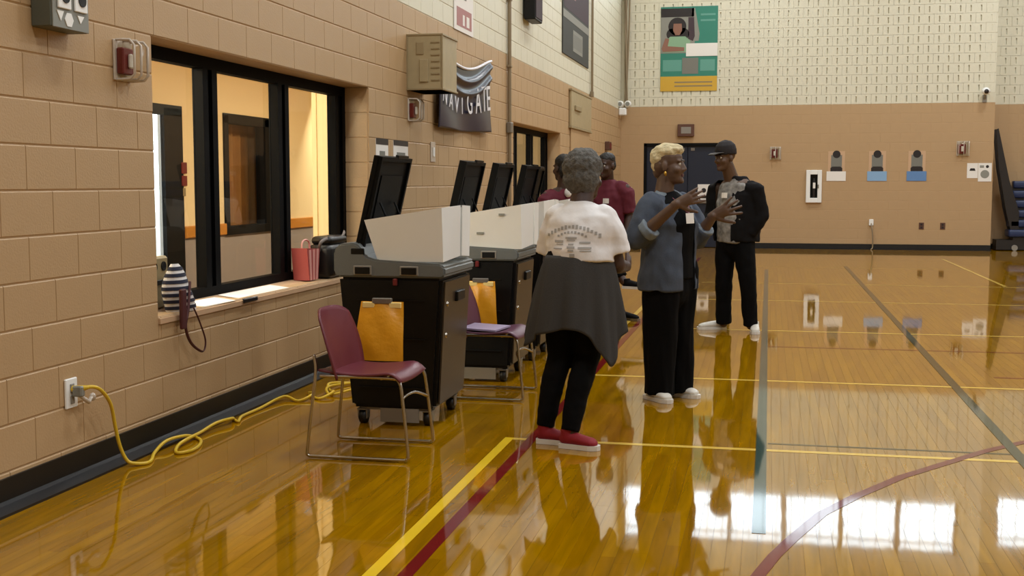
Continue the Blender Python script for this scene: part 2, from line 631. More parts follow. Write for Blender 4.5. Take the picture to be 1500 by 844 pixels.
line([(-1.238, 0.5), (-1.238, 22.5)], 0.055, 'red_line', 0.0013, 'maroon side line')
line([(-0.015, 4.75), (-0.015, 19.6)], 0.055, 'teal_line', 0.0016, 'teal court line')
line([(1.272, 4.0), (1.272, 20.7)], 0.06, 'olive_line', 0.0016, 'dark olive court line')
line([(3.13, 17.0), (3.13, 23.0)], 0.05, 'pale_line', 0.0010, 'pale yellow line near the far corner')
line([(0.02, 6.44), (2.6, 6.44)], 0.03, 'olive_line', 0.0006, 'thin dark cross line')
line([(0.02, 10.33), (4.5, 10.40)], 0.04, 'red_line', 0.0006, 'thin maroon cross line')
arc = [(-0.05, 4.05), (-0.014, 4.22), (0.045, 4.47), (0.113, 4.70), (0.24, 5.09), (0.407, 5.424), (0.64, 5.83), (0.923, 6.217), (1.13, 6.50), (1.366, 6.765), (1.8, 7.16), (2.4, 7.55), (3.2, 7.9)]
line(arc, 0.05, 'red_line', 0.0013, 'curved maroon arc line')
line([(1.6, 9.0), (4.5, 9.0)], 0.04, 'red_line', 0.0006, 'thin maroon cross line')


# block walls -----------------------------------------------------------------
block_mesh = {}
def block_geo(w_, h_, slots=0, flush=False):
    """block with chamfered edges; u, v in the face, n outwards; vertical sound slots on request"""
    g, c, d = 0.0015, 0.006, 0.005
    if slots or flush:
        c, d = 0.003, 0.002
    cu, gu = (0.0025, 0.0008) if not slots else (c, g)
    us = [gu, gu + cu, w_ - gu - cu, w_ - gu]
    vs_ = [g, g + c, h_ - g - c, h_ - g]
    P = [(us[0], vs_[0], -d), (us[3], vs_[0], -d), (us[3], vs_[3], -d), (us[0], vs_[3], -d),
         (us[1], vs_[1], 0), (us[2], vs_[1], 0), (us[2], vs_[2], 0), (us[1], vs_[2], 0)]
    F = [(0, 1, 5, 4), (1, 2, 6, 5), (2, 3, 7, 6), (3, 0, 4, 7)]
    if not slots:
        return P, F + [(4, 5, 6, 7)]
    # front face split into strips round the slots
    sw, s0, s1, dep = 0.024, h_ * 0.2, h_ * 0.8, 0.03
    cuts = [us[1]]
    for k in range(slots):
        m_ = w_ * (k + 0.5) / slots
        cuts += [m_ - sw / 2, m_ + sw / 2]
    cuts.append(us[2])
    rows = [vs_[1], s0, s1, vs_[2]]
    base = len(P)
    P += [(a, b, 0) for b in rows for a in cuts]
    n = len(cuts)
    for j in range(3):
        for i in range(n - 1):
            if j == 1 and i % 2 == 1:
                continue
            F.append((base + j * n + i, base + j * n + i + 1, base + (j + 1) * n + i + 1, base + (j + 1) * n + i))
    for k in range(slots):
        a, b = cuts[1 + 2 * k], cuts[2 + 2 * k]
        q = len(P)
        P += [(a, s0, 0), (b, s0, 0), (b, s1, 0), (a, s1, 0), (a, s0, -dep), (b, s0, -dep), (b, s1, -dep), (a, s1, -dep)]
        F += [(q, q + 4, q + 5, q + 1), (q + 1, q + 5, q + 6, q + 2), (q + 2, q + 6, q + 7, q + 3), (q + 3, q + 7, q + 4, q), (q + 4, q + 5, q + 6, q + 7)]
    return P, F


MAT_L = Matrix(((0, 0, 1, 0), (1, 0, 0, 0), (0, 1, 0, 0), (0, 0, 0, 1)))     # u->y v->z n->x
MAT_B = Matrix(((1, 0, 0, 0), (0, 0, -1, 0), (0, 1, 0, 0), (0, 0, 0, 1)))    # u->x v->z n->-y


def lay_blocks(root, side, plane, items, limit, name, stuff_name):
    """items: (u0, u1, v0, v1, material, slots, nearness)"""
    items.sort(key=lambda i: i[6])
    base = MAT_L if side == 'L' else MAT_B
    def place(u, v):
        return (plane, u, v) if side == 'L' else (u, plane, v)
    for (u0, u1, v0, v1, m, sl, _) in items[:limit]:
        key = (round(u1 - u0, 3), round(v1 - v0, 3), m, sl, side)
        if key not in block_mesh:
            block_mesh[key] = MB().add(*block_geo(key[0], key[1], sl, side == 'B')).mesh(name, M[m])
        o = bpy.data.objects.new(name, block_mesh[key])
        o.matrix_basis = Matrix.Translation(place(u0, v0)) @ base
        C.objects.link(o)
        o.parent = root
    rest = {}
    for (u0, u1, v0, v1, m, sl, _) in items[limit:]:
        P, F = block_geo(u1 - u0, v1 - v0, sl, side == 'B')
        T = Matrix.Translation(place(u0, v0)) @ base
        rest.setdefault(m, MB()).add([T @ V(p) for p in P], F)
    for m, mb_ in rest.items():
        tag(mb_.build(stuff_name, m, root), kind='stuff')


def near_left(u, v):
    X = WX * math.cos(YAW) + u * math.sin(YAW)
    Z = u * math.cos(YAW) - WX * math.sin(YAW)
    x = X / Z
    y = (CAM_H - v) / Z + 0.088
    if Z < 2 or abs(x) > 0.435 or abs(y) > 0.245:
        return 1e6 + Z
    return Z


# left wall: joint plane with openings, then the blocks on it
mb = MB()
for (u0, u1, v0, v1) in cut_spans(-6, BY + 0.3, -0.05, H, [WIN1, WIN2]):
    for (a, b) in ((v0, min(v1, BORDER)), (max(v0, BORDER), v1)):
        if b - a > 0.001 and a < BORDER:
            mb.box(WX - 0.275, WX - 0.0048, u0, u1, a, b)
wall_l = struct('wall_left', mb, 'tan_joint')
mb = MB().box(WX - 0.275, WX - 0.0048, -6, BY + 0.3, BORDER, H)
struct('upper_wall', mb, 'cream_joint', wall_l)
items = []
k = 0
while CO + k * CH < H - 0.1:
    v0, v1 = CO + k * CH, CO + (k + 1) * CH
    ph = (4.86 if k % 2 == 0 else 4.67) - BL * 16
    n = 0
    while ph + n * BL < BY:
        u0, u1 = ph + n * BL, min(ph + (n + 1) * BL, BY)
        n += 1
        if u1 - u0 < 0.05 or u1 < -1:
            continue
        for q in cut_spans(u0, u1, max(v0, 0), v1, [WIN1, WIN2]):
            um, vm = (q[0] + q[1]) / 2, (q[2] + q[3]) / 2
            items.append((*q, 'tan' if vm < BORDER else 'cream', 0, near_left(um, vm)))
    k += 1
lay_blocks(wall_l, 'L', WX, items, 300, 'block', 'blockwork')

# back wall
BX1 = 4.46
DOOR = (-2.66, -0.78, -0.1, 2.24)
CLER = (-3.1, 4.0, 5.33, 6.46)
mb = MB()
for q in cut_spans(WX - 0.3, BX1, -0.05, BORDER_B, [DOOR]):
    mb.box(q[0], q[1], BY + 0.0018, BY + 0.3, q[2], q[3])
wall_b = struct('wall_back', mb, 'tan_joint')
mb = MB()
for q in cut_spans(WX - 0.3, BX1, BORDER_B, H, [CLER]):
    mb.box(q[0], q[1], BY + 0.0315, BY + 0.3, q[2], q[3])
struct('upper_wall', mb, 'cream_joint', wall_b)
low, high = [], []
for k in range(15):
    v0 = BORDER_B - (k + 1) * 0.2
    n = 0
    u = WX - (0.2 if k % 2 else 0.0)
    while u < BX1:
        a, b = max(u, WX), min(u + 0.4, BX1)
        u += 0.4
        if b - a < 0.04:
            continue
        for q in cut_spans(a, b, v0, v0 + 0.2, [DOOR]):
            low.append((*q, 'tan', 0, abs(q[3] - 1.5)))
lay_blocks(wall_b, 'B', BY, low, 300, 'block', 'blockwork')
for k in range(25):
    v0 = BORDER_B + k * 0.2
    u = WX - (0.2 if k % 2 else 0.0)
    while u < BX1:
        a, b = max(u, WX), min(u + 0.4, BX1)
        u += 0.4
        if b - a < 0.04:
            continue
        for q in cut_spans(a, b, v0, v0 + 0.2, [CLER]):
            if q[3] - q[2] < 0.19:
                high.append((*q, 'cream', 0, 999 + v0))
            else:
                high.append((*q, 'cream', 2 if b - a > 0.3 else 1, v0))
lay_blocks(wall_b, 'B', BY, high, 300, 'acoustic_block', 'acoustic_blockwork')

# the wall steps back beyond the corner on the right
RY = 26.75
mb = MB().box(BX1 - 0.3, 16, RY + 0.0018, RY + 0.3, -0.05, BORDER_B)
wall_r = struct('wall_back_right', mb, 'tan_joint')
CLER2 = (4.9, 10.5, 5.33, 6.46)
mb = MB()
for q in cut_spans(BX1 - 0.3, 16, BORDER_B, H, [CLER2]):
    mb.box(q[0], q[1], RY + 0.0315, RY + 0.3, q[2], q[3])
struct('upper_wall', mb, 'cream_joint', wall_r)
mb = MB().box(BX1 - 0.28, BX1 - 0.001, BY + 0.006, RY + 0.02, -0.05, BORDER_B)
struct('wall_return', mb, 'tan', wall_r)
mb = MB().box(BX1 - 0.28, BX1 - 0.001, BY + 0.006, RY + 0.02, BORDER_B, H)
struct('upper_wall_return', mb, 'cream', wall_r)
low = []
for k in range(15):
    u = BX1 - (0.2 if k % 2 else 0)
    while u < 8:
        a = max(u, BX1)
        low.append((a, u + 0.4, BORDER_B - (k + 1) * 0.2, BORDER_B - k * 0.2, 'tan', 0, u))
        u += 0.4
lay_blocks(wall_r, 'B', RY, low, 60, 'block', 'blockwork')
high = []
for k in range(11):
    u = BX1 - (0.2 if k % 2 else 0)
    while u < 8:
        a = max(u, BX1)
        high.append((a, u + 0.4, BORDER_B + k * 0.2, BORDER_B + (k + 1) * 0.2, 'cream', 2 if u + 0.4 - a > 0.3 else 1, u))
        u += 0.4
lay_blocks(wall_r, 'B', RY, high, 60, 'acoustic_block', 'acoustic_blockwork')

struct('wall_right', MB().box(16, 16.3, -6.3, 29, -0.05, H), 'hall_plain')
struct('wall_front', MB().box(-3.5, 16.3, -6.3, -6, -0.05, H), 'hall_plain')
struct('ceiling', MB().box(-3.6, 16.3, -6.3, 29, H, H + 0.2), 'ceiling')

# clerestory strips high on the back walls (seen mirrored in the varnish)
def clerestory(idx, x0, x1, y, z0, z1, step):
    fr = MB()
    fr.box(x0, x1, y + 0.08, y + 0.16, z0, z0 + 0.05).box(x0, x1, y + 0.08, y + 0.16, z1 - 0.05, z1)
    n = round((x1 - x0) / step)
    for i in range(n + 1):
        x = x0 + (x1 - x0) * i / n
        fr.box(x - 0.05, x + 0.05, y + 0.08, y + 0.16, z0, z1)
    fr.box(x0, x1, y + 0.09, y + 0.15, z1 - 0.24, z1 - 0.19)
    for i in range(n * 4):
        x = x0 + (x1 - x0) * (i + 0.5) / (n * 4)
        fr.box(x - 0.006, x + 0.006, y + 0.1, y + 0.13, z0, z1)
    root = struct('window_%d' % idx, fr, 'dull_steel')
    for i in range(n):
        a, b = x0 + (x1 - x0) * i / n + 0.03, x0 + (x1 - x0) * (i + 1) / n - 0.03
        MB().box(a, b, y + 0.112, y + 0.12, z0 + 0.05, z1 - 0.05).build('pane', 'glass', root)
clerestory(3, CLER[0], CLER[1], BY, CLER[2], CLER[3], 1.18)
clerestory(4, CLER2[0], CLER2[1], RY, CLER2[2], CLER2[3], 1.18)

# rubber cove base with a projecting vented toe
bb = struct('baseboard_left', MB().box(WX, WX + 0.012, -6, BY, 0, 0.135), 'rubber')
struct('base_toe', MB().prism([(WX + 0.012, 0), (WX + 0.085, 0), (WX + 0.085, 0.012), (WX + 0.03, 0.03), (WX + 0.012, 0.04)], 'y', -6, BY), 'rubber_toe', bb)
bb = struct('baseboard_back', MB().box(DOOR[1] + 0.05, BX1, BY - 0.012, BY, 0, 0.115).box(WX, DOOR[0] - 0.05, BY - 0.012, BY, 0, 0.115), 'rubber')
struct('base_toe', MB().box(DOOR[1] + 0.05, BX1, BY - 0.085, BY - 0.012, 0, 0.012).box(WX, DOOR[0] - 0.05, BY - 0.085, BY - 0.012, 0, 0.012), 'rubber_toe', bb)
struct('baseboard_right', MB().box(BX1, 16, RY - 0.012, RY, 0, 0.115), 'rubber')

# ------------------------------------------------------------------ setting: windows to the office
def office_window(idx, y0, z0, z1, light, post):
    root = tag(bpy.data.objects.new('window_%d' % idx, None), kind='structure')
    C.objects.link(root)
    xf, xb = WX - 0.2, WX - 0.27
    n = 3
    L_ = y0 + 3.475
    fr = MB()
    fr.box(xb, xf, y0, y0 + 0.035, z0, z1)
    fr.box(xb, xf, y0, L_, z1 - 0.075, z1)
    fr.box(xb, xf, y0, L_, z0, z0 + 0.06)
    fr.build('frame', 'black_metal', root)
    p = y0 + 0.035
    for i in range(n):
        a, b = p, p + light
        MB().box(xf - 0.062, xf - 0.056, a, b, z0 + 0.06, z1 - 0.075).build('pane', 'glass', root)
        st = MB()
        e = post if i < n - 1 else L_ - b
        st.box(xb, xf, b, b + 0.07, z0 + 0.06, z1 - 0.075)
        st.box(xb, xf - 0.02, b + 0.07, b + e - 0.07, z0 + 0.06, z1 - 0.075)
        st.box(xb, xf, b + e - 0.07, b + e, z0 + 0.06, z1 - 0.075)
        st.build('mullion', 'black_metal', root)
        p = b + e
    return root
office_window(1, WIN1[0], WIN1[2] + 0.01, WIN1[3], 0.94, 0.195)
office_window(2, WIN2[0], WIN2[2] + 0.01, WIN2[3], 0.94, 0.195)
for nme, wn in (('trim_1', WIN1), ('trim_2', WIN2)):
    s = MB().prism([(WX - 0.2, 0.64), (WX + 0.012, 0.64), (WX + 0.012, 0.668), (WX - 0.2, 0.692)], 'y', wn[0], wn[1])
    struct(nme, s, 'sill')
    # painted block ends that line the opening
    for k in range(3, 11):
        v0, v1 = max(CO + k * CH, wn[2]), CO + (k + 1) * CH
        if v1 > v0 + 0.02 and v1 <= wn[3] + 0.01:
            b = MB().box(WX - 0.2, WX - 0.012, wn[1] - 0.006, wn[1] + 0.001, v0 + 0.004, v1 - 0.004)
            b.build('jamb_block', 'tan', wall_l)

# the lit office behind the windows
OX = -5.6
of = struct('wall_office', MB().box(OX - 0.1, OX, 4.5, 10.08, 0.9, 2.7).box(OX - 0.1, OX, 10.75, 11.7, 0.86, 2.7).box(OX - 0.1, OX, 10.08, 10.75, 2.1, 2.7)
            .box(OX - 0.1, OX, 11.7, 12.95, 2.1, 2.7).box(OX - 0.1, OX, 12.95, 19.5, 0.9, 2.7)
            .box(OX - 0.1, WX - 0.28, 4.4, 4.5, 0, 2.7).box(OX - 0.1, WX - 0.28, 19.5, 19.6, 0, 2.7), 'office_wall')
struct('wainscot', MB().box(OX - 0.1, OX, 4.5, 10.08, 0, 0.86).box(OX - 0.1, OX, 10.75, 19.5, 0, 0.86), 'office_low', of)
struct('chair_rail', MB().box(OX - 0.1, OX + 0.03, 4.5, 10.06, 0.845, 0.965, 0.008).box(OX - 0.1, OX + 0.03, 10.79, 11.68, 0.845, 0.965, 0.008).box(OX - 0.1, OX + 0.03, 12.97, 19.5, 0.845, 0.965, 0.008), 'rail_wood', of)
struct('office_partition', MB().box(-3.75, WX - 0.285, 9.62, 9.72, 0, 2.7).box(-3.79, -3.75, 9.6, 9.74, 0, 2.7), 'office_wall', of)
struct('ceiling_office', MB().box(OX - 0.1, WX - 0.28, 4.4, 19.6, 2.7, 2.8), 'office_wall')
struct('floor_office', MB().box(OX - 0.1, WX - 0.28, 4.4, 19.6, -0.05, -0.005), 'office_floor')
struct('ground_outside', MB().box(-40, OX - 0.1, 0, 60, -0.25, -0.2), 'pale_grey')
# outside door of the office with daylight in its glass
d = tag(bpy.data.objects.new('door_2', None), kind='structure'); C.objects.link(d)
MB().box(OX - 0.03, OX + 0.01, 10.06, 10.12, 0, 2.1).box(OX - 0.03, OX + 0.01, 10.42, 10.78, 0, 2.1).box(OX - 0.03, OX + 0.01, 10.06, 10.78, 2.03, 2.13).box(OX - 0.03, OX, 10.12, 10.42, 0, 0.2).build('door_frame', 'dark_frame', d)
MB().box(OX - 0.02, OX - 0.014, 10.12, 10.42, 0.2, 2.03).build('pane', 'glass', d)
struct('wall_office_back', MB().box(-6.3, -6.2, 11.6, 13.9, 0, 2.7).box(-6.2, OX - 0.1, 11.5, 11.6, 0, 2.7).box(-6.2, OX - 0.1, 13.9, 14.0, 0, 2.7).box(-6.2, OX - 0.1, 11.6, 13.9, 2.6, 2.7).box(-6.2, OX - 0.1, 11.6, 13.9, 0, 0.05), 'office_low')
# inner office window with brown curtain
d = tag(bpy.data.objects.new('window_5', None), kind='structure'); C.objects.link(d)
MB().box(OX - 0.1, OX + 0.02, 11.68, 11.78, 0.86, 2.1).box(OX - 0.1, OX + 0.02, 12.72, 12.97, 0.86, 2.1).box(OX - 0.1, OX + 0.02, 11.68, 12.97, 2.02, 2.12).box(OX - 0.1, OX + 0.03, 11.68, 12.97, 0.84, 0.93).build('frame', 'dark_frame', d)
MB().box(OX - 0.06, OX - 0.05, 11.78, 12.72, 0.93, 2.02).build('pane', 'glass', d)
cu = MB().grid(lambda a, b: (OX - 0.3 + 0.04 * math.sin(a * 40), 12.0 + a * 1.3, 0.3 + b * 1.8), 60, 3).build('office_curtain', 'curtain')
tag(cu, 'brown curtain hanging behind the inner office window', 'curtain')
t = thing('wall_switch', 'small dark switch plates on the office wall seen through the window', 'switch', (OX, 10.79, 1.45))
MB().box(0, 0.02, -0.05, 0.05, 0.03, 0.14, 0.004).build('upper_plate', 'red_plastic', t)
MB().box(0, 0.02, -0.05, 0.05, -0.09, 0.01, 0.004).build('lower_plate', 'red_plastic', t)
MB().box(0, 0.012, -0.03, 0.03, -0.19, -0.11, 0.004).build('toggle_plate', 'kit', t)


# ------------------------------------------------------------------ things on the left wall
t = thing('control_box', 'grey enamel control box high on the block wall with white buttons and hexagon label', 'control box', (WX, 4.74, 2.07))
MB().box(0, 0.1, 0, 0.29, 0, 0.34, 0.006).build('housing', 'grey_box', t)
MB().box(0.1, 0.106, 0.004, 0.286, 0.0, 0.335, 0.002).build('face_plate', 'grey_face', t)
for y in (0.035, 0.165):
    b = MB().box(0.106, 0.116, y, y + 0.1, 0.085, 0.19, 0.003).build('square_button', 'white_plastic', t)
    MB().disc((0.116, y + 0.055, 0.14), 0.03, 'x', 0.004).build('dark_spot', 'black_plastic', b)
MB().disc((0.106, 0.125, 0.042), 0.034, 'x', 0.003, n=6).build('hexagon_label', 'white_plastic', t)
MB().prism([(0.03, 0.075), (0.085, 0.075), (0.06, 0.03)], 'x', 0.106, 0.109).build('triangle_label', 'white_plastic', t)
MB().prism([(0.19, 0.07), (0.245, 0.07), (0.215, 0.035)], 'x', 0.106, 0.109).build('triangle_label', 'white_plastic', t)


def covered_alarm(loc, rz, label, name='fire_alarm_strobe', sc=1.0):
    """red strobe under a clear guard; local +x leaves the wall"""
    t = thing(name, label, 'alarm', loc, rz)
    MB().box(0, 0.012, -0.085 * sc, 0.085 * sc, 0, 0.2 * sc, 0.004).build('back_plate', 'clear_rim', t)
    MB().box(0.012, 0.05, -0.07 * sc, 0.03 * sc, 0.03 * sc, 0.16 * sc, 0.006).build('strobe_body', 'red_plastic', t)
    MB().box(0.05, 0.07, -0.03 * sc, 0.0, 0.06 * sc, 0.13 * sc, 0.006).build('lens', 'white_plastic', t)
    c = MB().box(0.012, 0.105, -0.08 * sc, 0.08 * sc, 0.005, 0.195 * sc, 0.03 * sc, 3).build('clear_cover', 'clear', t, True)
    rim = MB()
    for y in (-0.066 * sc, 0.0, 0.066 * sc):
        rim.sweep([(0.012, y, 0.003), (0.085, y, 0.006), (0.108, y, 0.03 * sc), (0.108, y, 0.17 * sc), (0.085, y, 0.196 * sc), (0.012, y, 0.198 * sc)], [0.007] * 6, n=6)
    rim.build('cover_rib', 'clear_rim', c, True)
    return t


covered_alarm((WX, 5.485, 1.895), 0, 'red strobe under clear ribbed guard at the top left corner of the office window')
covered_alarm((WX, 10.40, 1.94), 0, 'red strobe under clear guard just below the beige guard box')

t = thing('guard_box', 'beige painted guard box high on the wall, partly covering the navy banner', 'guard box', (WX, 10.3, 2.21))
MB().box(0.0, 0.325, 0, 0.52, 0, 0.49, 0.012).build('housing', 'beige_box', t)
lip = MB()
for z in (0.0, 0.475):
    lip.box(0.0, 0.335, -0.006, 0.526, z, z + 0.018, 0.003)
lip.box(0.318, 0.334, -0.006, 0.012, 0.018, 0.475, 0.003).box(0.0, 0.014, -0.006, 0.0, 0.018, 0.475)
lip.build('folded_lip', 'beige_lip', t)
MB().box(0.12, 0.2, -0.012, 0, 0.07, 0.27, 0.004).build('cover_plate', 'beige_box', t)
rb = MB()
for i in range(7):
    rb.box(0.225 + 0.004 * math.sin(i * 3), 0.305, -0.007, 0, 0.08 + i * 0.055, 0.095 + i * 0.055, 0.002)
rb.build('louvre', 'beige_lip', t)
MB().box(0.09, 0.16, -0.008, 0, 0.31, 0.42, 0.004).build('latch_plate', 'beige_lip', t)

# draped banner
def ban(u, v):
    y = 11.15 + 2.21 * u
    top = 2.655 + 0.12 * u - 0.13 * math.sin(PI * u) ** 1.3
    bot = 1.925 + 0.04 * u - 0.02 * math.sin(PI * u)
    z = bot + (top - bot) * v
    f = 0.03 * math.sin(9 * u + 2.2 * v) * (1 - v) + 0.035 * math.exp(-((v - 0.9 + 0.12 * math.sin(PI * u)) / 0.04) ** 2) + 0.03 * math.exp(-((v - 0.74 + 0.15 * math.sin(PI * u)) / 0.04) ** 2)
    return (WX + 0.05 + f, y, z)
t = thing('banner', 'draped navy satin banner with silver letters, hanging beside the beige guard box', 'banner', (0, 0, 0))
o = MB().grid(ban, 60, 40).build('cloth', 'navy_cloth', t, True)
solid(o, 0.004)
hem = MB().sweep([V(ban(i / 20, 0.985)) + V((0.01, 0, 0)) for i in range(21)], [0.016] * 21, n=6)
hem.build('hem_highlight', 'silver', t, True)  # silver tube stands for the highlight along the top fold
def banner_text(body, u, v, size, tilt):
    p = V(ban(u, v))
    o = text(body, 'letter', 'silver', t, (p.x + 0.018, p.y, p.z), (PI / 2, 0, PI / 2), size, 0.002, 'CENTER', 1.0)
    o.rotation_euler = (Matrix.Rotation(tilt, 3, 'X') @ Matrix(((0, 0, 1), (1, 0, 0), (0, 1, 0)))).to_euler()
for ch, u, v, s_, ti in (('N', 0.06, 0.42, 0.20, -0.25), ('A', 0.17, 0.38, 0.20, -0.2), ('V', 0.30, 0.37, 0.21, -0.1), ('I', 0.42, 0.38, 0.22, 0.0),
                         ('G', 0.545, 0.44, 0.31, 0.05), ('A', 0.68, 0.46, 0.35, 0.1), ('T', 0.80, 0.47, 0.36, 0.1), ('E', 0.915, 0.46, 0.36, 0.1)):
    banner_text(ch, u, v, s_ * 1.1, ti)

t = thing('paper_poster', 'white poster with dusty rose block on the cream wall above the banner', 'poster', (WX + 0.004, 11.92, 2.955))
MB().box(0, 0.006, 0, 0.80, 0, 0.75).build('sheet', 'white_paper', t)
MB().box(0.006, 0.008, 0.1, 0.72, 0.05, 0.24).build('rose_block', 'rose_print', t)
for a_, b_ in ((0.34, 0.42), (0.5, 0.62)):
    MB().box(0.008, 0.009, a_, b_, 0.07, 0.18).build('pale_mark', 'white_paper', t)
MB().box(0.006, 0.008, 0.3, 0.5, 0.34, 0.55).build('grey_block', 'grey_print', t)

t = thing('conduit_pipe', 'thin vertical conduit with small junction box left of the far window', 'pipe', (WX + 0.006, 14.47, 0.2))
MB().sweep([(0.026, 0, 0), (0.026, 0, 7.8)], [0.024, 0.024], n=10).build('pipe', 'conduit', t, True)
MB().box(0, 0.06, -0.06, 0.06, 1.8, 1.93, 0.008).build('junction_box', 'dull_steel', t)
for z in (1.2, 2.6, 3.4, 4.4):
    MB().box(0, 0.054, -0.04, 0.04, z, z + 0.025, 0.003).build('strap', 'conduit', t)
t = thing('conduit_pipe', 'thin vertical conduit above the access panel near the corner', 'pipe', (WX + 0.012, 21.42, 2.97))
MB().sweep([(0.026, 0, 0), (0.026, 0, 5.2)], [0.022, 0.022], n=8).build('pipe', 'conduit', t, True)
MB().box(0, 0.055, -0.05, 0.05, -0.05, 0.05, 0.006).build('coupling', 'conduit', t)

t = thing('wall_speaker', 'black wall speaker mounted on the cream wall', 'speaker', (WX, 15.4, 3.5))
MB().box(0.02, 0.17, 0, 0.5, 0, 0.72, 0.012).build('cabinet', 'black_plastic', t)
MB().box(0.17, 0.178, 0.03, 0.47, 0.03, 0.69, 0.004).build('grille', 'plum_print', t)
MB().box(0.0, 0.02, 0.15, 0.35, 0.2, 0.5).build('bracket', 'dull_steel', t)

t = thing('framed_poster', 'tall dark poster with slate lower panel on the cream wall beside the corner', 'poster', (WX, 18.42, 3.395))
MB().box(0, 0.02, 0, 2.68, 0, 1.9).build('board', 'slate_print', t)
MB().box(0.02, 0.022, 0.08, 2.6, 0.72, 1.85).build('picture', 'plum_print', t)
MB().box(0.022, 0.024, 0.0, 2.68, 0.56, 0.68).build('light_band', 'light_print', t)
MB().box(0.022, 0.024, 0.95, 1.95, 0.12, 0.46).build('caption_panel', 'light_print', t)
MB().box(0.024, 0.025, 1.02, 1.88, 0.18, 0.40).build('caption_inset', 'grey_print', t)
MB().box(0.022, 0.024, 0.5, 1.2, 0.95, 1.85).build('pink_figure', 'rose_print', t)

t = thing('access_panel', 'beige access panel on the tan wall below the thin conduit', 'panel', (WX + 0.004, 19.12, 1.85))
MB().box(0, 0.04, 0, 2.2, 0.45, 1.03, 0.008).build('door', 'beige_box', t)
MB().box(0, 0.02, 0.1, 2.1, 0, 0.44, 0.006).build('lower_plate', 'tan', t)
MB().box(0.04, 0.07, 0.3, 0.9, 0.72, 0.8, 0.006).build('handle', 'beige_lip', t)
MB().box(0.0, 0.05, -0.04, 2.24, 1.02, 1.05, 0.004).box(0.0, 0.05, -0.04, 2.24, 0.42, 0.45, 0.004).build('rim', 'beige_lip', t)

t = thing('emergency_light', 'small white twin emergency light at the corner under the cables', 'light fixture', (-3.1, 25.6, 2.82))
MB().box(-0.06, 0.10, -0.05, 0.12, 0, 0.16, 0.02).build('battery_case', 'white_plastic', t)
for dx in (-0.03, 0.13):
    MB().disc((dx, -0.06, 0.24), 0.055, 'y', 0.06, r1=0.075).build('lamp_head', 'white_plastic', t)
    MB().disc((dx, -0.066, 0.24), 0.045, 'y', 0.006).build('lens', 'grey_face', t)
    MB().sweep([(dx, 0.0, 0.2), (0.02, 0.03, 0.14)], [0.012, 0.012], n=6).build('neck', 'dull_steel', t)
t = thing('cable_bundle', 'brown grey cable bundle running up the corner of the hall', 'cable', (-3.04, 25.88, 3.0))
for i in range(4):
    pts = [(0.035 * math.sin(i * 1.7 + j * 0.45) + 0.02 * (i - 1.5), 0.03 * math.cos(i * 2 + j * 0.5), j * 0.4) for j in range(13)]
    MB().sweep(pts, [0.02] * len(pts), n=6).build('cable', 'conduit', t, True)

t = thing('alarm_box', 'small dark brown alarm box on the left wall close to the far corner', 'alarm', (WX, 23.45, 2.03))
MB().box(0, 0.09, 0, 0.35, 0, 0.17, 0.008).build('housing', 'brown_box', t)
MB().box(0.09, 0.1, 0.06, 0.29, 0.03, 0.14, 0.004).build('face_plate', 'red_plastic', t)

for y0, y1, lab, hd in ((9.42, 9.74, 'white paper sign with dark header nearest the office window', 0.05), (9.89, 10.31, 'wider white paper sign with dark header behind the nearest open lid', 0.045)):
    t = thing('paper_sign', lab, 'sign', (WX, y0, 1.58))
    MB().box(0, 0.004, 0, y1 - y0, 0, 0.178).build('sheet', 'white_paper', t)
    MB().box(0.004, 0.006, 0, y1 - y0, 0.178 - hd, 0.178).build('header', 'dark_print', t)
    MB().box(0.004, 0.006, 0.09, y1 - y0 - 0.09, 0.04, 0.075).build('print_block', 'grey_print', t)
t = thing('switch_plate', 'small white switch plate on the wall right of the paper signs', 'switch', (WX, 11.04, 1.59))
MB().box(0, 0.01, 0, 0.15, 0, 0.19, 0.003).build('plate', 'clear_rim', t)
MB().box(0.01, 0.02, 0.05, 0.10, 0.05, 0.14, 0.003).build('rocker', 'white_plastic', t)

t = thing('wall_outlet', 'white wall outlet low on the block wall with a plug in it', 'outlet', (WX, 4.895, 0.345))
MB().box(0, 0.012, 0, 0.095, 0, 0.14, 0.004).build('cover_plate', 'white_plastic', t)
MB().box(0.012, 0.017, 0.032, 0.063, 0.075, 0.115, 0.002).box(0.012, 0.017, 0.032, 0.063, 0.02, 0.06, 0.002).build('socket', 'pale_grey', t)
t = thing('outlet_adapter', 'clear plastic adapter hanging beside the white wall outlet', 'adapter', (WX + 0.018, 4.945, 0.40))
MB().box(0.0, 0.05, -0.016, 0.02, 0.0, 0.05, 0.006).build('plug', 'grey_face', t)
MB().sweep([(0.03, 0.01, 0.0), (0.04, 0.06, -0.035), (0.03, 0.1, -0.02)], [0.009, 0.011, 0.01], n=8).build('clear_body', 'clear_rim', t, True)
MB().ell((0.03, 0.11, -0.02), (0.014, 0.02, 0.02)).build('clear_knob', 'clear_rim', t, True)

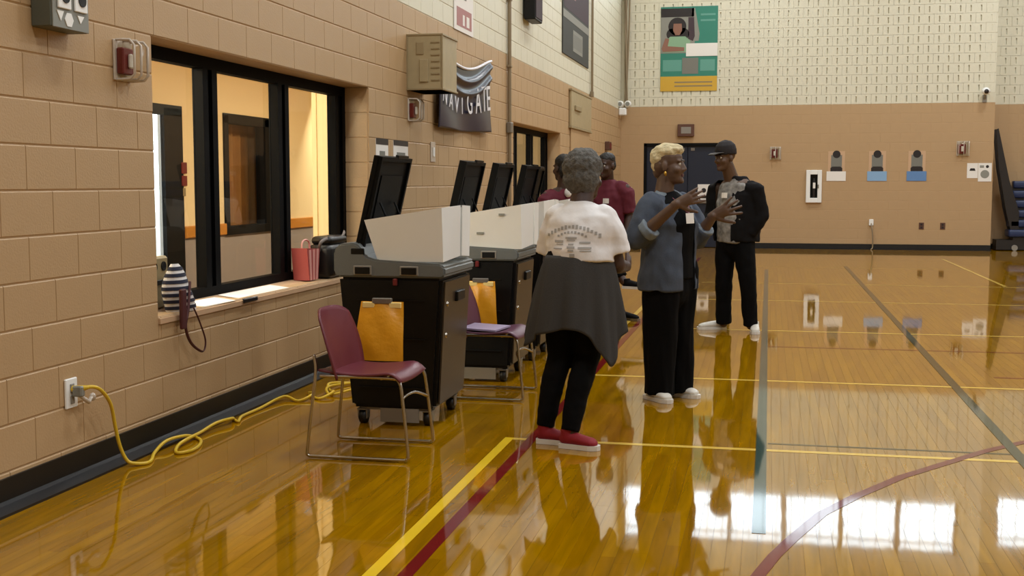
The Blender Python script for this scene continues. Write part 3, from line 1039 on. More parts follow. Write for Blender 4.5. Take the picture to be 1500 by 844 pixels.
# extension cord
cp = [(WX + 0.05, 4.95, 0.435), (WX + 0.09, 4.99, 0.44), (WX + 0.10, 5.05, 0.41), (WX + 0.09, 5.14, 0.33), (WX + 0.08, 5.19, 0.22), (WX + 0.085, 5.22, 0.11), (-3.06, 5.25, 0.03), (-3.02, 5.27, 0.012),
      (-2.985, 5.31, 0.009), (-3.0, 5.38, 0.009), (-3.05, 5.5, 0.014), (-3.07, 5.66, 0.04), (-3.06, 5.84, 0.03), (-3.03, 5.90, 0.012), (-2.965, 5.84, 0.009), (-2.915, 5.72, 0.009), (-2.90, 5.60, 0.009), (-2.94, 5.54, 0.009), (-2.985, 5.60, 0.009), (-3.01, 5.70, 0.022),
      (-3.02, 5.85, 0.026), (-3.04, 5.99, 0.02), (-3.05, 6.2, 0.03), (-3.02, 6.34, 0.03), (-3.05, 6.42, 0.009), (-2.99, 6.36, 0.009), (-3.03, 6.5, 0.012), (-3.03, 6.75, 0.012), (-3.02, 7.1, 0.025), (-2.9, 7.05, 0.009),
      (-2.86, 7.2, 0.03), (-2.94, 7.32, 0.01), (-2.80, 7.15, 0.01), (-2.76, 7.3, 0.03), (-2.84, 7.45, 0.01), (-2.9, 7.6, 0.03), (-2.8, 7.75, 0.012), (-2.7, 7.62, 0.01), (-2.68, 7.4, 0.028), (-2.78, 7.30, 0.012), (-2.86, 7.5, 0.03), (-2.7, 7.8, 0.012), (-2.5, 7.75, 0.01), (-2.3, 7.3, 0.01)]
def smooth_path(P, sub=5):
    P = [V(p) for p in P]
    out = []
    for i in range(len(P) - 1):
        a, b, c, d = P[max(i - 1, 0)], P[i], P[i + 1], P[min(i + 2, len(P) - 1)]
        for k in range(sub):
            t_ = k / sub
            out.append(0.5 * ((2 * b) + (c - a) * t_ + (2 * a - 5 * b + 4 * c - d) * t_ ** 2 + (3 * b - a - 3 * c + d) * t_ ** 3))
    out.append(P[-1])
    return out
t = thing('extension_cord', 'yellow extension cord looping along the base of the wall from the outlet', 'cord')
sp = smooth_path(cp)
MB().sweep(sp, [0.009] * len(sp), n=8).build('cable', 'cord', t, True)
MB().sweep([(WX + 0.018, 4.942, 0.435), (WX + 0.055, 4.955, 0.436), (WX + 0.075, 4.97, 0.44)], [0.016, 0.016, 0.010], n=8).build('plug', 'cord', t, True)

# ------------------------------------------------------------------ things on the window sill
SZ = 0.69
t = thing('striped_tote', 'navy and white striped tote slumped on the left end of the window sill', 'bag', (-3.175, 6.10, 0.672))
def tote(u, v):
    th = 2 * PI * u
    wob = 1 + 0.07 * math.sin(3 * th + 4 * v) + 0.05 * math.sin(7 * v + th)
    r = (0.085 * (1 - v ** 3 * 0.75)) * wob
    return (-0.045 + 0.75 * r * math.cos(th) + 0.02 * v, 0.03 - 0.09 * v + 1.5 * r * math.sin(th), 0.003 + 0.27 * v)
o = MB().grid(tote, 28, 18, True).build('cloth', 'stripe_white', t, True)
def tote_band(v0, v1):
    return MB().grid(lambda u, q: V(tote(u, v0 + (v1 - v0) * q)) + (V(tote(u, v0 + (v1 - v0) * q)) - V((-0.045, 0.03 - 0.09 * v0, 0.27 * v0 + 0.003))).normalized() * 0.003, 28, 3, True)
for i in range(7):
    tote_band(0.06 + i * 0.135, 0.06 + i * 0.135 + 0.07).build('stripe', 'stripe_navy', o, True)
hs = smooth_path([(0.035, 0.0, 0.17), (0.052, -0.06, 0.02), (0.055, -0.10, -0.07), (0.055, -0.05, -0.16), (0.055, 0.05, -0.22), (0.055, 0.11, -0.23), (0.055, 0.13, -0.17), (0.052, 0.07, -0.06), (0.045, 0.02, 0.02)])
MB().sweep(hs, [(0.008, 0.004)] * len(hs), n=6).build('strap', 'strap', t, True)
MB().box(0.04, 0.062, -0.145, -0.09, -0.08, 0.14, 0.006).build('side_band', 'strap', t)
t = thing('tan_radio', 'tan box with two dark holes on the sill behind the striped tote', 'radio', (-3.335, 5.97, 0.692))
MB().box(-0.02, 0.03, -0.02, 0.20, 0, 0.29, 0.012).build('case', 'kit', t)
for y in (0.04, 0.14):
    MB().disc((0.03, y, 0.235), 0.026, 'x', 0.006).build('speaker_hole', 'black_plastic', t)
MB().box(0.03, 0.036, 0.03, 0.15, 0.13, 0.16, 0.003).build('slot', 'black_plastic', t)
MB().sweep([(0, 0.09, 0.29), (0, 0.1, 0.36)], [0.006, 0.004], n=6).build('knob', 'kit', t)
def sheet(name, pts, label, m, z):
    o = MB().add([(x, y, z + dz) for x, y, dz in pts] + [(x, y, z + dz + 0.003) for x, y, dz in pts], [(0, 1, 2, 3), (7, 6, 5, 4), (0, 4, 5, 1), (1, 5, 6, 2), (2, 6, 7, 3), (3, 7, 4, 0)]).build(name, m)
    return tag(o, label, 'paper')
sheet('paper_sheet', [(-3.33, 6.30, 0.003), (-3.17, 6.32, -0.012), (-3.16, 6.72, -0.013), (-3.31, 6.74, 0.0)], 'white paper lying flat on the sill beside the striped tote', 'white_paper', 0.689)
sheet('paper_sheet', [(-3.34, 6.85, 0.004), (-3.19, 6.83, -0.01), (-3.18, 7.6, -0.011), (-3.33, 7.62, 0.003)], 'long pale paper on the sill below the middle window pane', 'white_paper', 0.689)
t = thing('black_clip', 'small dark clip hooked over the front edge of the sill', 'clip', (WX + 0.014, 6.80, 0.652))
MB().box(0, 0.012, 0, 0.2, 0, 0.026, 0.004).box(-0.05, 0.0, 0.03, 0.16, 0.017, 0.024).build('clip', 'purse', t)
t = thing('red_tote', 'dusty red striped plastic tote standing on the right end of the sill', 'bag', (-3.28, 8.03, 0.689))
MB().prism([(0.04, 0), (0.21, 0), (0.25, 0.22), (-0.0, 0.235)], 'x', -0.06, 0.06).build('body', 'pink_bag', t)
for y in (0.055, 0.11, 0.165):
    MB().hexa([(0.06, y, 0.0), (0.063, y, 0.0), (0.063, y + 0.03, 0.0), (0.06, y + 0.03, 0.0)], [(0.06, y * 1.35 - 0.04, 0.22), (0.063, y * 1.35 - 0.04, 0.22), (0.063, y * 1.35, 0.22), (0.06, y * 1.35, 0.22)]).build('pale_stripe', 'pink_pale', t)
hp = smooth_path([(0, 0.05, 0.22), (0, 0.06, 0.27), (0, 0.12, 0.29), (0, 0.19, 0.27), (0, 0.2, 0.22)])
MB().sweep(hp, [0.007] * len(hp), n=6).build('handle', 'pink_pale', t, True)
t = thing('black_handbag', 'black handbag with grey strap on the sill beside the nearest tabulator', 'bag', (-3.24, 8.52, 0.684))
MB().box(-0.10, 0.09, -0.2, 0.25, 0, 0.25, 0.04, 3).build('body', 'purse', t, True)
MB().box(-0.085, 0.075, -0.16, 0.21, 0.245, 0.31, 0.03, 3).build('flap', 'purse', t, True)
hp = smooth_path([(0.0, -0.2, 0.2), (0.03, -0.24, 0.27), (0.05, -0.1, 0.30), (0.06, 0.1, 0.29), (0.03, 0.26, 0.33), (0.0, 0.3, 0.28), (0.0, 0.25, 0.2)])
MB().sweep(hp, [(0.014, 0.006)] * len(hp), n=6).build('strap', 'purse_strap', t, True)

# ------------------------------------------------------------------ back wall: door, posters, fittings
d = tag(bpy.data.objects.new('door_1', None), kind='structure'); C.objects.link(d)
MB().box(-2.66, -2.6, BY + 0.0, BY + 0.14, 0, 2.24).box(-0.84, -0.78, BY + 0.0, BY + 0.14, 0, 2.24).box(-2.66, -0.78, BY + 0.0, BY + 0.14, 2.18, 2.24).build('frame', 'dark_frame', d)
for x0, x1 in ((-2.6, -1.725), (-1.715, -0.84)):
    lf = MB().box(x0, x1, BY + 0.06, BY + 0.11, 0.01, 2.18, 0.003).build('leaf', 'navy_door', d)
    MB().box(x0 + 0.1, x1 - 0.1, BY + 0.02, BY + 0.06, 0.95, 1.03, 0.008).build('push_bar', 'dull_steel', lf)
    MB().box(x1 - 0.14 if x0 < -2 else x0 + 0.06, x1 - 0.06 if x0 < -2 else x0 + 0.14, BY + 0.05, BY + 0.06, 2.08, 2.14).build('closer_plate', 'dull_steel', lf)
struct('wall_corridor', MB().box(-3.2, -0.3, BY + 0.3, BY + 0.4, 0, 2.6), 'navy_door')
t = thing('paper_sign', 'white notice with dark symbol taped to the navy door', 'sign', (-1.37, BY + 0.056, 1.18))
MB().box(-0.13, 0.13, -0.004, 0, -0.18, 0.18).build('sheet', 'white_paper', t)
MB().disc((0, -0.006, 0.05), 0.05, 'y', 0.002).box(-0.09, 0.09, -0.006, -0.004, -0.12, -0.06).build('symbol', 'dark_print', t)

t = thing('exit_box', 'brown box sign above the navy double door', 'sign', (-1.76, BY, 2.38))
MB().box(-0.175, 0.175, -0.09, 0, 0, 0.26, 0.008).build('housing', 'brown_box', t)
MB().box(-0.1, 0.11, -0.096, -0.09, 0.06, 0.2, 0.003).build('face_panel', 'pale_grey', t)

t = thing('picture_poster', 'large teal and gold poster of a woman in green, high on the back wall', 'poster', (-1.72, BY - 0.004, 3.345))
x0, x1 = -0.60, 0.60
MB().box(x0, x1, -0.012, 0, 0, 1.775).build('sheet', 'teal_print', t)
MB().box(x0, x1, -0.014, -0.012, 0.0, 0.31).build('gold_strip', 'gold_print', t)
for z in (0.09, 0.17):
    MB().box(x0 + 0.3, x1 - 0.1, -0.0155, -0.014, z, z + 0.03).build('caption_line', 'kit', t)
ph = MB().box(x0, 0.12, -0.014, -0.012, 0.80, 1.74).build('photo_panel', 'light_print', t)
MB().box(x0, 0.1, -0.0155, -0.014, 1.56, 1.74).build('dark_top', 'dark_print', ph)
MB().disc((-0.25, -0.0165, 1.36), 0.19, 'y', 0.0025, n=24).disc((-0.36, -0.0165, 1.2), 0.12, 'y', 0.0025).disc((-0.13, -0.0165, 1.2), 0.13, 'y', 0.0025).build('hair', 'dark_print', ph)
MB().prism([(-0.55, 0.82), (0.0, 0.82), (0.03, 1.05), (-0.08, 1.15), (-0.4, 1.15), (-0.5, 1.05)], 'y', -0.0185, -0.0165).build('green_top', 'sage', ph)
MB().prism([(-0.33, 1.42), (-0.16, 1.42), (-0.15, 1.28), (-0.2, 1.18), (-0.29, 1.18), (-0.34, 1.28)], 'y', -0.0205, -0.0165).prism([(-0.58, 0.9), (-0.5, 1.12), (-0.42, 1.1), (-0.45, 0.95), (-0.1, 0.92), (-0.1, 0.84), (-0.55, 0.83)], 'y', -0.0205, -0.0185).build('skin', 'skin_print', ph)
MB().prism([(-0.02, 1.55), (0.1, 1.55), (0.12, 1.15), (0.08, 1.05), (-0.02, 1.1)], 'y', -0.0165, -0.014).build('second_figure', 'plum_print', ph)
MB().prism([(0.12, 1.05), (0.03, 1.3), (0.06, 1.74), (0.12, 1.74), (0.22, 1.2), (0.2, 1.05)], 'y', -0.0155, -0.012).build('pale_curve', 'light_print', t)
MB().box(-0.06, x1, -0.0215, -0.012, 0.73, 1.0).build('white_label', 'white_paper', t)
for a_, b_ in ((x0 + 0.05, -0.15), (0.24, x1 - 0.05)):
    MB().box(a_, b_, -0.0145, -0.012, 0.42, 0.66).build('pale_block', 'teal_light', t)
MB().box(-0.14, 0.2, -0.0145, -0.012, 0.36, 0.7).build('grey_block', 'grey_print', t)
for z in (1.46, 1.58):
    MB().box(0.24, x1 - 0.05, -0.0145, -0.012, z, z + 0.04).build('caption_line', 'teal_light', t)

covered_alarm((0.12, BY, 1.88), -PI / 2, 'small red strobe under clear guard right of the navy door', sc=1.35)
t = thing('extinguisher_cabinet', 'white framed fire extinguisher cabinet on the back wall', 'cabinet', (0.92, BY, 0.975))
MB().box(-0.16, -0.075, -0.06, 0, 0, 0.685, 0.006).box(0.075, 0.16, -0.06, 0, 0, 0.685, 0.006).box(-0.075, 0.075, -0.06, 0, 0, 0.1, 0.006).box(-0.075, 0.075, -0.06, 0, 0.59, 0.685, 0.006).build('frame', 'white_plastic', t)
MB().box(-0.076, 0.076, -0.012, -0.002, 0.1, 0.59).build('dark_back', 'dark_frame', t)
e = MB().sweep([(0, -0.03, 0.13), (0, -0.03, 0.45), (0, -0.03, 0.5)], [0.026, 0.026, 0.014], n=10).build('extinguisher', 'dark_print', t, True)
MB().box(-0.02, 0.03, -0.062, -0.056, 0.3, 0.42).build('white_tag', 'white_paper', e)
MB().box(-0.076, 0.076, -0.05, -0.046, 0.1, 0.59).build('glazing', 'glass', t)
MB().box(0.075, 0.1, -0.075, -0.06, 0.3, 0.38, 0.003).build('latch', 'dull_steel', t)

for xc, wc, lab, cm in ((1.37, 0.39, 'leftmost device picture above a white card on the back wall', 'white_paper'), (2.19, 0.39, 'middle device picture above a pale blue card on the back wall', 'blue_paper'), (2.975, 0.39, 'device picture above a deeper blue card on the back wall, nearest the dark strobe', 'blue_paper2')):
    t = thing('picture_sheet', lab, 'poster', (xc, BY, 1.43))
    MB().box(-0.17, 0.17, -0.004, 0, 0.2, 0.62).build('sheet', 'sill', t)
    MB().box(-0.11, 0.11, -0.007, -0.004, 0.25, 0.54, 0.001).build('grey_picture', 'grey_print', t)
    MB().disc((0, -0.009, 0.555), 0.08, 'y', 0.004, n=14).build('dark_cap', 'dark_print', t)
    MB().prism([(-0.12, 0.2), (0.12, 0.2), (0.12, 0.27), (0.08, 0.3), (-0.08, 0.3), (-0.12, 0.27)], 'y', -0.009, -0.005).build('dark_foot', 'dark_print', t)
    MB().box(-wc / 2, wc / 2, -0.009, -0.004, 0.0, 0.2).build('card', cm, t)

covered_alarm((3.87, BY, 1.94), -PI / 2, 'dark red strobe under clear guard above the paired white notices', sc=1.5)
t = thing('paper_notice', 'small white notice with dark mark, left of the paired notices on the back wall', 'sign', (4.065, BY, 1.487))
MB().box(-0.105, 0.105, -0.004, 0, 0, 0.306).build('sheet', 'white_paper', t)
MB().prism([(-0.06, 0.15), (0.06, 0.15), (0.04, 0.2), (-0.04, 0.2)], 'y', -0.006, -0.004).build('mark', 'dark_print', t)
t = thing('paper_notice', 'white notice with grey circle at the outer corner of the back wall', 'sign', (4.305, BY, 1.417))
MB().box(-0.13, 0.13, -0.008, -0.004, 0, 0.376).build('sheet', 'white_paper', t)
MB().disc((0.0, -0.010, 0.15), 0.085, 'y', 0.002).box(-0.1, -0.02, -0.010, -0.008, 0.28, 0.33).build('grey_circle', 'light_print', t)
MB().disc((0.045, -0.010, 0.305), 0.03, 'y', 0.002).build('dark_spot', 'dark_print', t)

t = thing('security_camera', 'small grey security camera at the paint line near the outer corner', 'camera', (4.25, BY, 3.05))
MB().box(-0.04, 0.04, -0.02, 0, -0.03, 0.12, 0.004).build('wall_plate', 'pale_grey', t)
MB().sweep([(0, -0.02, 0.05), (-0.01, -0.1, 0.1), (-0.01, -0.14, 0.16)], [0.022, 0.022, 0.022], n=8).build('arm', 'pale_grey', t, True)
MB().ell((0, -0.15, 0.19), (0.085, 0.085, 0.075)).build('dome', 'white_plastic', t, True)
MB().ell((0.0, -0.2, 0.18), (0.05, 0.05, 0.05)).build('lens', 'dark_print', t, True)

t = thing('wall_outlet', 'white outlet and dangling cord low on the back wall below the middle picture', 'outlet', (2.1, BY, 0.5))
MB().box(-0.045, 0.045, -0.03, 0, 0, 0.13, 0.006).build('cover_plate', 'white_plastic', t)
cpth = smooth_path([(0, -0.03, 0.04), (0.01, -0.08, -0.05), (0.03, -0.1, -0.25), (0.03, -0.1, -0.45), (0.0, -0.12, -0.49)])
MB().sweep(cpth, [0.014] * len(cpth), n=6).build('cord', 'conduit', t, True)
for x, lab in ((3.1, 'dark outlet low on the back wall, the one nearer the dangling cord'), (3.52, 'dark outlet low on the back wall, the one nearer the outer corner')):
    t = thing('wall_outlet', lab, 'outlet', (x, BY, 0.43))
    MB().box(-0.05, 0.05, -0.01, 0, 0, 0.14, 0.004).build('cover_plate', 'brown_box', t)
    MB().box(-0.02, 0.02, -0.014, -0.01, 0.02, 0.06).box(-0.02, 0.02, -0.014, -0.01, 0.08, 0.12).build('socket', 'dark_print', t)

# folded bleacher beyond the outer corner
t = thing('folded_bleacher', 'folded blue bleacher with dark sloping end rail beyond the outer corner', 'bleacher', (4.5, 26.1, 0))
for i in range(6):
    rw = MB().box(0.33 + 0.02 * i, 6.0, 0.0 + 0.05 * i, 0.5, 0.28 + 0.2 * i, 0.43 + 0.2 * i, 0.03, 2).build('seat_row', 'blue_seat', t, True)
    MB().box(0.42, 5.9, 0.05 + 0.05 * i, 0.45, 0.22 + 0.2 * i, 0.28 + 0.2 * i).build('riser', 'dark_steel', rw)
for y in (0.05, 0.35):
    MB().prism([(0.02, 2.48), (0.07, 2.5), (0.31, 1.45), (0.52, 0.8), (0.52, 0.3), (0.40, 0.3), (0.26, 0.85), (0.10, 1.7)], 'y', y, y + 0.05).build('end_rail', 'dark_steel', t)
MB().box(0.1, 6.0, 0.05, 0.5, 0.02, 0.22).build('plinth', 'dark_steel', t)
for x in (0.45, 2.4, 4.6):
    MB().disc((x, 0.0, 0.06), 0.06, 'y', 0.04).build('wheel', 'pale_grey', t)

# ------------------------------------------------------------------ ballot tabulators, screens, chairs
def make_machine(label, loc):
    t = thing('ballot_tabulator', label, 'voting machine', loc, 0, 'ballot tabulators along the wall')
    body = MB()
    def ring(z, k):
        return [(-0.245 - 0.065 * k, -0.31 - 0.015 * k, z), (0.255 + 0.05 * k, -0.31 - 0.015 * k, z), (0.255 + 0.05 * k, 0.31 + 0.015 * k, z), (-0.245 - 0.065 * k, 0.31 + 0.015 * k, z)]
    body.hexa(ring(0.10, 0), ring(0.86, 1))
    bm = bmesh.new()
    me = body.mesh('tmp', None)
    bm.from_mesh(me)
    bpy.data.meshes.remove(me)
    bmesh.ops.bevel(bm, geom=bm.edges[:], offset=0.02, segments=2, affect='EDGES')
    b = MB().addbm(bm).build('body', 'black_plastic', t)
    for z in (0.22, 0.5, 0.72):
        MB().box(-0.2, 0.2, -0.328, -0.30, z, z + 0.006).build('moulded_rib', 'black_plastic', b)
    # aisle door with locks
    dr = MB().hexa([(0.262, -0.27, 0.13), (0.272, -0.27, 0.13), (0.272, 0.27, 0.13), (0.262, 0.27, 0.13)], [(0.302, -0.28, 0.83), (0.313, -0.28, 0.83), (0.313, 0.28, 0.83), (0.302, 0.28, 0.83)]).build('ballot_door', 'door_brown', t)
    for z in (0.52, 0.70):
        MB().disc((0.262 + 0.058 * (z - 0.13), -0.22, z), 0.014, 'x', 0.018).build('lock', 'steel', dr, True)
    MB().box(0.30, 0.325, -0.05, 0.12, 0.70, 0.76, 0.006).build('handle', 'black_plastic', dr)
    # grey deck
    prof = [(-0.315, 0.855), (-0.335, 0.88), (-0.335, 1.0), (-0.30, 1.045), (-0.205, 1.05), (-0.175, 1.03), (-0.14, 0.975), (-0.08, 0.955), (0.30, 0.935), (0.325, 0.915), (0.325, 0.87), (0.305, 0.855)]
    bm = bmesh.new()
    m0 = MB().prism(prof, 'y', -0.335, 0.335).mesh('tmp', None)
    bm.from_mesh(m0)
    bpy.data.meshes.remove(m0)
    bmesh.ops.bevel(bm, geom=bm.edges[:], offset=0.01, segments=2, affect='EDGES')
    dk = MB().addbm(bm).build('deck', 'grey_plastic', t)
    for x in (-0.16, 0.115):
        MB().box(x - 0.055, x + 0.055, -0.342, -0.33, 0.868, 0.922, 0.004).build('latch_frame', 'pale_grey', dk)
        MB().box(x - 0.045, x + 0.045, -0.346, -0.34, 0.874, 0.914, 0.003).build('latch_pocket', 'black_plastic', dk)
    MB().box(-0.23, -0.15, -0.338, -0.325, 0.985, 1.02, 0.004).build('hand_hole', 'black_plastic', dk)
    MB().box(0.02, 0.045, -0.345, -0.325, 0.81, 0.85, 0.004).build('red_seal', 'red_plastic', t)
    MB().box(-0.1, 0.26, -0.2, 0.2, 0.94, 0.975, 0.01).build('scanner_top', 'black_plastic', t)
    # open lid leaning towards the aisle
    def lidp(a, h, y):      # a: thickness, h: up the lid
        ang = math.radians(13)
        return (-0.20 + h * math.sin(ang) - a * math.cos(ang), y, 0.985 + h * math.cos(ang) + a * math.sin(ang))
    ld = MB()
    for (y0, y1, h0, h1, a0, a1) in ((-0.27, 0.31, 0, 0.57, 0.0, 0.035),):
        ld.hexa([lidp(a1, h0, y0), lidp(a0, h0, y0), lidp(a0, h0, y1), lidp(a1, h0, y1)], [lidp(a1, h1, y0), lidp(a0, h1, y0), lidp(a0, h1, y1), lidp(a1, h1, y1)])
    for (y0, y1, h0, h1) in ((-0.27, -0.245, 0, 0.57), (0.285, 0.31, 0, 0.57), (-0.245, 0.285, 0.545, 0.57), (-0.245, 0.285, 0.0, 0.03)):
        ld.hexa([lidp(0.01, h0, y0), lidp(-0.018, h0, y0), lidp(-0.018, h0, y1), lidp(0.01, h0, y1)], [lidp(0.01, h1, y0), lidp(-0.018, h1, y0), lidp(-0.018, h1, y1), lidp(0.01, h1, y1)])
    lo = ld.build('lid', 'lid_black', t)
    sc = MB().hexa([lidp(0.01, 0.1, -0.18), lidp(-0.008, 0.1, -0.18), lidp(-0.008, 0.1, 0.22), lidp(0.01, 0.1, 0.22)], [lidp(0.01, 0.46, -0.18), lidp(-0.008, 0.46, -0.18), lidp(-0.008, 0.46, 0.22), lidp(0.01, 0.46, 0.22)]).build('screen', 'lid_black', lo)
    MB().hexa([lidp(0.0, 0.565, 0.02), lidp(-0.02, 0.565, 0.02), lidp(-0.02, 0.565, 0.22), lidp(0.0, 0.565, 0.22)], [lidp(0.0, 0.585, 0.02), lidp(-0.02, 0.585, 0.02), lidp(-0.02, 0.585, 0.22), lidp(0.0, 0.585, 0.22)]).build('lid_catch', 'black_plastic', lo)
    for y in (-0.15, 0.12):
        MB().sweep([lidp(-0.02, 0.3, y), (0.02, y, 0.97)], [0.006, 0.006], n=6).build('lid_stay', 'lid_black', lo, True)
    # undercarriage and casters
    MB().box(-0.2, 0.2, -0.28, 0.28, 0.085, 0.105).build('base_pan', 'pale_grey', t)
    MB().box(-0.075, 0.155, -0.30, -0.29, 0.02, 0.1).build('kick_plate', 'pale_grey', t)
    for x in (-0.19, 0.20):
        for y in (-0.25, 0.25):
            ca = MB().box(x - 0.03, x + 0.03, y - 0.04, y + 0.04, 0.08, 0.092, 0.003).hexa([(x - 0.028, y - 0.03, 0.03), (x - 0.022, y - 0.03, 0.03), (x - 0.022, y + 0.02, 0.03), (x - 0.028, y + 0.02, 0.03)], [(x - 0.028, y - 0.03, 0.085), (x - 0.022, y - 0.03, 0.085), (x - 0.022, y + 0.03, 0.085), (x - 0.028, y + 0.03, 0.085)]).hexa([(x + 0.022, y - 0.03, 0.03), (x + 0.028, y - 0.03, 0.03), (x + 0.028, y + 0.02, 0.03), (x + 0.022, y + 0.02, 0.03)], [(x + 0.022, y - 0.03, 0.085), (x + 0.028, y - 0.03, 0.085), (x + 0.028, y + 0.03, 0.085), (x + 0.022, y + 0.03, 0.085)]).build('caster', 'dull_steel', t)
            MB().disc((x - 0.02, y, 0.04), 0.04, 'x', 0.04, n=20).build('wheel', 'rubber', ca, True)
    return t


MACH = [((-2.09, 6.78, 0), 'nearest black ballot tabulator with grey deck and open lid, at the window sill end'),
        ((-2.00, 8.36, 0), 'second black tabulator from the office window, behind the plum chair'),
        ((-2.00, 9.38, 0), 'third black tabulator in the row, lid open before the tan wall'),
        ((-1.985, 10.42, 0), 'fourth black tabulator in the row, lid open before the far window'),
        ((-2.20, 11.86, 0), 'farthest black tabulator, mostly hidden by the people in maroon')]
m0 = make_machine(MACH[0][1], MACH[0][0])
for loc, lab in MACH[1:]:
    dup(m0, loc, lab)


def privacy_screen(loc, dx, label, drop=0.0, wf=1.0):
    """three-sided white privacy screen standing on a tabulator deck"""
    t = thing('privacy_screen', label, 'privacy screen', loc, 0, 'white privacy screens')
    a, b = -0.16 * wf, 0.29
    def wing(y, s, lean):
        return MB().hexa([(a + 0.07, y, 0.0), (b, y, 0.0), (b, y + s * 0.005, 0.0), (a + 0.07, y + s * 0.005, 0)],
                         [(a, y - s * lean, 0.235 - drop), (b + 0.0, y - s * lean, 0.305), (b + 0.0, y - s * lean + s * 0.005, 0.305), (a, y - s * lean + s * 0.005, 0.235 - drop)])
    bl = bmesh.new()
    wing(-0.30, 1, 0.03).build('near_wing', 'white_plastic', t)
    wing(0.30, -1, 0.03).build('far_wing', 'white_plastic', t)
    MB().hexa([(b, -0.30, 0.0), (b + 0.005, -0.30, 0.0), (b + 0.03, -0.02, 0.02), (b + 0.025, -0.02, 0.02)], [(b, -0.33, 0.305), (b + 0.005, -0.33, 0.305), (b + 0.035, -0.02, 0.315), (b + 0.03, -0.02, 0.315)]).build('front_flap', 'white_plastic', t)
    MB().hexa([(b + 0.025, 0.02, 0.02), (b + 0.03, 0.02, 0.02), (b + 0.005, 0.30, 0), (b, 0.30, 0)], [(b + 0.03, 0.02, 0.315), (b + 0.035, 0.02, 0.315), (b + 0.005, 0.33, 0.305), (b, 0.33, 0.305)]).build('back_flap', 'white_plastic', t)
    bl.free()
    return t


privacy_screen((-2.08, 6.78, 0.945), 0, 'white privacy screen on the nearest tabulator')
s2 = privacy_screen((-1.955, 8.36, 0.935), 0, 'white privacy screen with grey mark on the second tabulator')
MB().box(-0.02, 0.03, -0.318, -0.312, 0.10, 0.115).box(0.14, 0.18, -0.334, -0.326, 0.23, 0.245).build('grey_mark', 'light_print', s2)
s3 = privacy_screen((-1.985, 9.38, 0.945), 0, 'white privacy screen on the third tabulator, partly behind the second screen')
MB().box(0.18, 0.21, -0.335, -0.326, 0.25, 0.27).box(0.18, 0.21, -0.309, -0.305, 0.05, 0.07).build('grey_mark', 'light_print', s3)
privacy_screen((-1.97, 10.42, 0.945), 0, 'white privacy screen on the fourth tabulator, behind the white shirt')


def make_chair(label, loc, shell):
    """sled-base stacking chair, faces +x"""
    t = thing('stacking_chair', label, 'chair', loc, 0, 'stacking chairs at the tabulators')
    def seat(u, v):
        x = -0.215 + 0.44 * u
        z = 0.435 - 0.018 * math.sin(PI * min(u * 1.1, 1)) - 0.045 * max(0, (u - 0.82) / 0.18) ** 2 + 0.012 * (2 * v - 1) ** 2
        return (x, (v - 0.5) * (0.44 - 0.05 * (1 - u)), z)
    o = MB().grid(seat, 22, 14).build('seat', shell, t, True); solid(o, 0.012)
    def back(u, v):
        y = (v - 0.5) * (0.42 + 0.05 * math.sin(PI * u))
        ed = (1 - (abs(2 * v - 1)) ** 4 * 0.12 * u)
        z = 0.40 + 0.35 * u * ed
        x = -0.165 - 0.065 * u - 0.025 * u * u + 0.055 * (2 * v - 1) ** 2
        return (x, y, z)
    o = MB().grid(back, 16, 18).build('backrest', shell, t, True); solid(o, 0.012)
    for s in (-1, 1):
        y = 0.215 * s
        pts = smooth_path([(-0.235, y * 0.93, 0.52), (-0.225, y * 0.95, 0.45), (-0.24, y, 0.30), (-0.268, y * 1.04, 0.05), (-0.262, y * 1.05, 0.016), (-0.22, y * 1.05, 0.012), (0.0, y * 1.05, 0.012), (0.22, y * 1.05, 0.012), (0.255, y * 1.05, 0.016), (0.262, y * 1.04, 0.05), (0.235, y, 0.30), (0.215, y * 0.96, 0.40), (0.15, y * 0.93, 0.418), (-0.2, y * 0.93, 0.418)], 4)
        MB().sweep(pts, [0.0085] * len(pts), n=8).build('side_frame', 'steel', t, True)
    for x, z in ((0.12, 0.415), (-0.15, 0.415)):
        MB().sweep([(x, -0.2, z), (x, 0.2, z)], [0.008, 0.008], n=8).build('cross_bar', 'steel', t, True)
    br = smooth_path([(0.24, -0.216, 0.26), (0.2, -0.1, 0.3), (0.2, 0.1, 0.3), (0.24, 0.216, 0.26)], 4)
    MB().sweep(br, [0.008] * len(br), n=8).build('leg_brace', 'steel', t, True)
    return t


make_chair('maroon stacking chair with chrome sled legs before the nearest tabulator', (-1.995, 5.835, 0), 'maroon_plastic')
make_chair('plum stacking chair before the second tabulator with a lavender folder on it', (-1.77, 7.58, 0), 'plum_plastic')


def yellow_pouch(loc, label, w0, w1, h, lean):
    t = thing('vinyl_pouch', label, 'bag', loc, 0, 'yellow vinyl pouches on the chairs')
    def f(side):
        def g(u, v):
            wd = w0 + (w1 - w0) * v
            x = (u - 0.5) * wd
            bul = 0.022 * math.sin(PI * u) * math.sin(PI * min(1, v * 0.93 + 0.05)) + 0.002
            return (x, lean * v + side * bul + 0.003 * math.sin(9 * u + 7 * v), 0.0 + h * v)
        return g
    m_ = MB().grid(f(-1), 20, 20).grid(f(1), 20, 20)
    m_.build('pouch', 'bag_yellow', t, True)
    for sx in (-1, 1):
        xc = sx * (w1 / 2 - 0.045)
        MB().box(xc - 0.035, xc + 0.035, lean - 0.016, lean + 0.004, h - 0.035, h - 0.002, 0.004).build('clear_corner', 'bag_clear', t)
    MB().box(-0.055, 0.055, lean - 0.016, lean + 0.012, h - 0.012, h + 0.02, 0.004).build('clip', 'dull_steel', t)
    return t


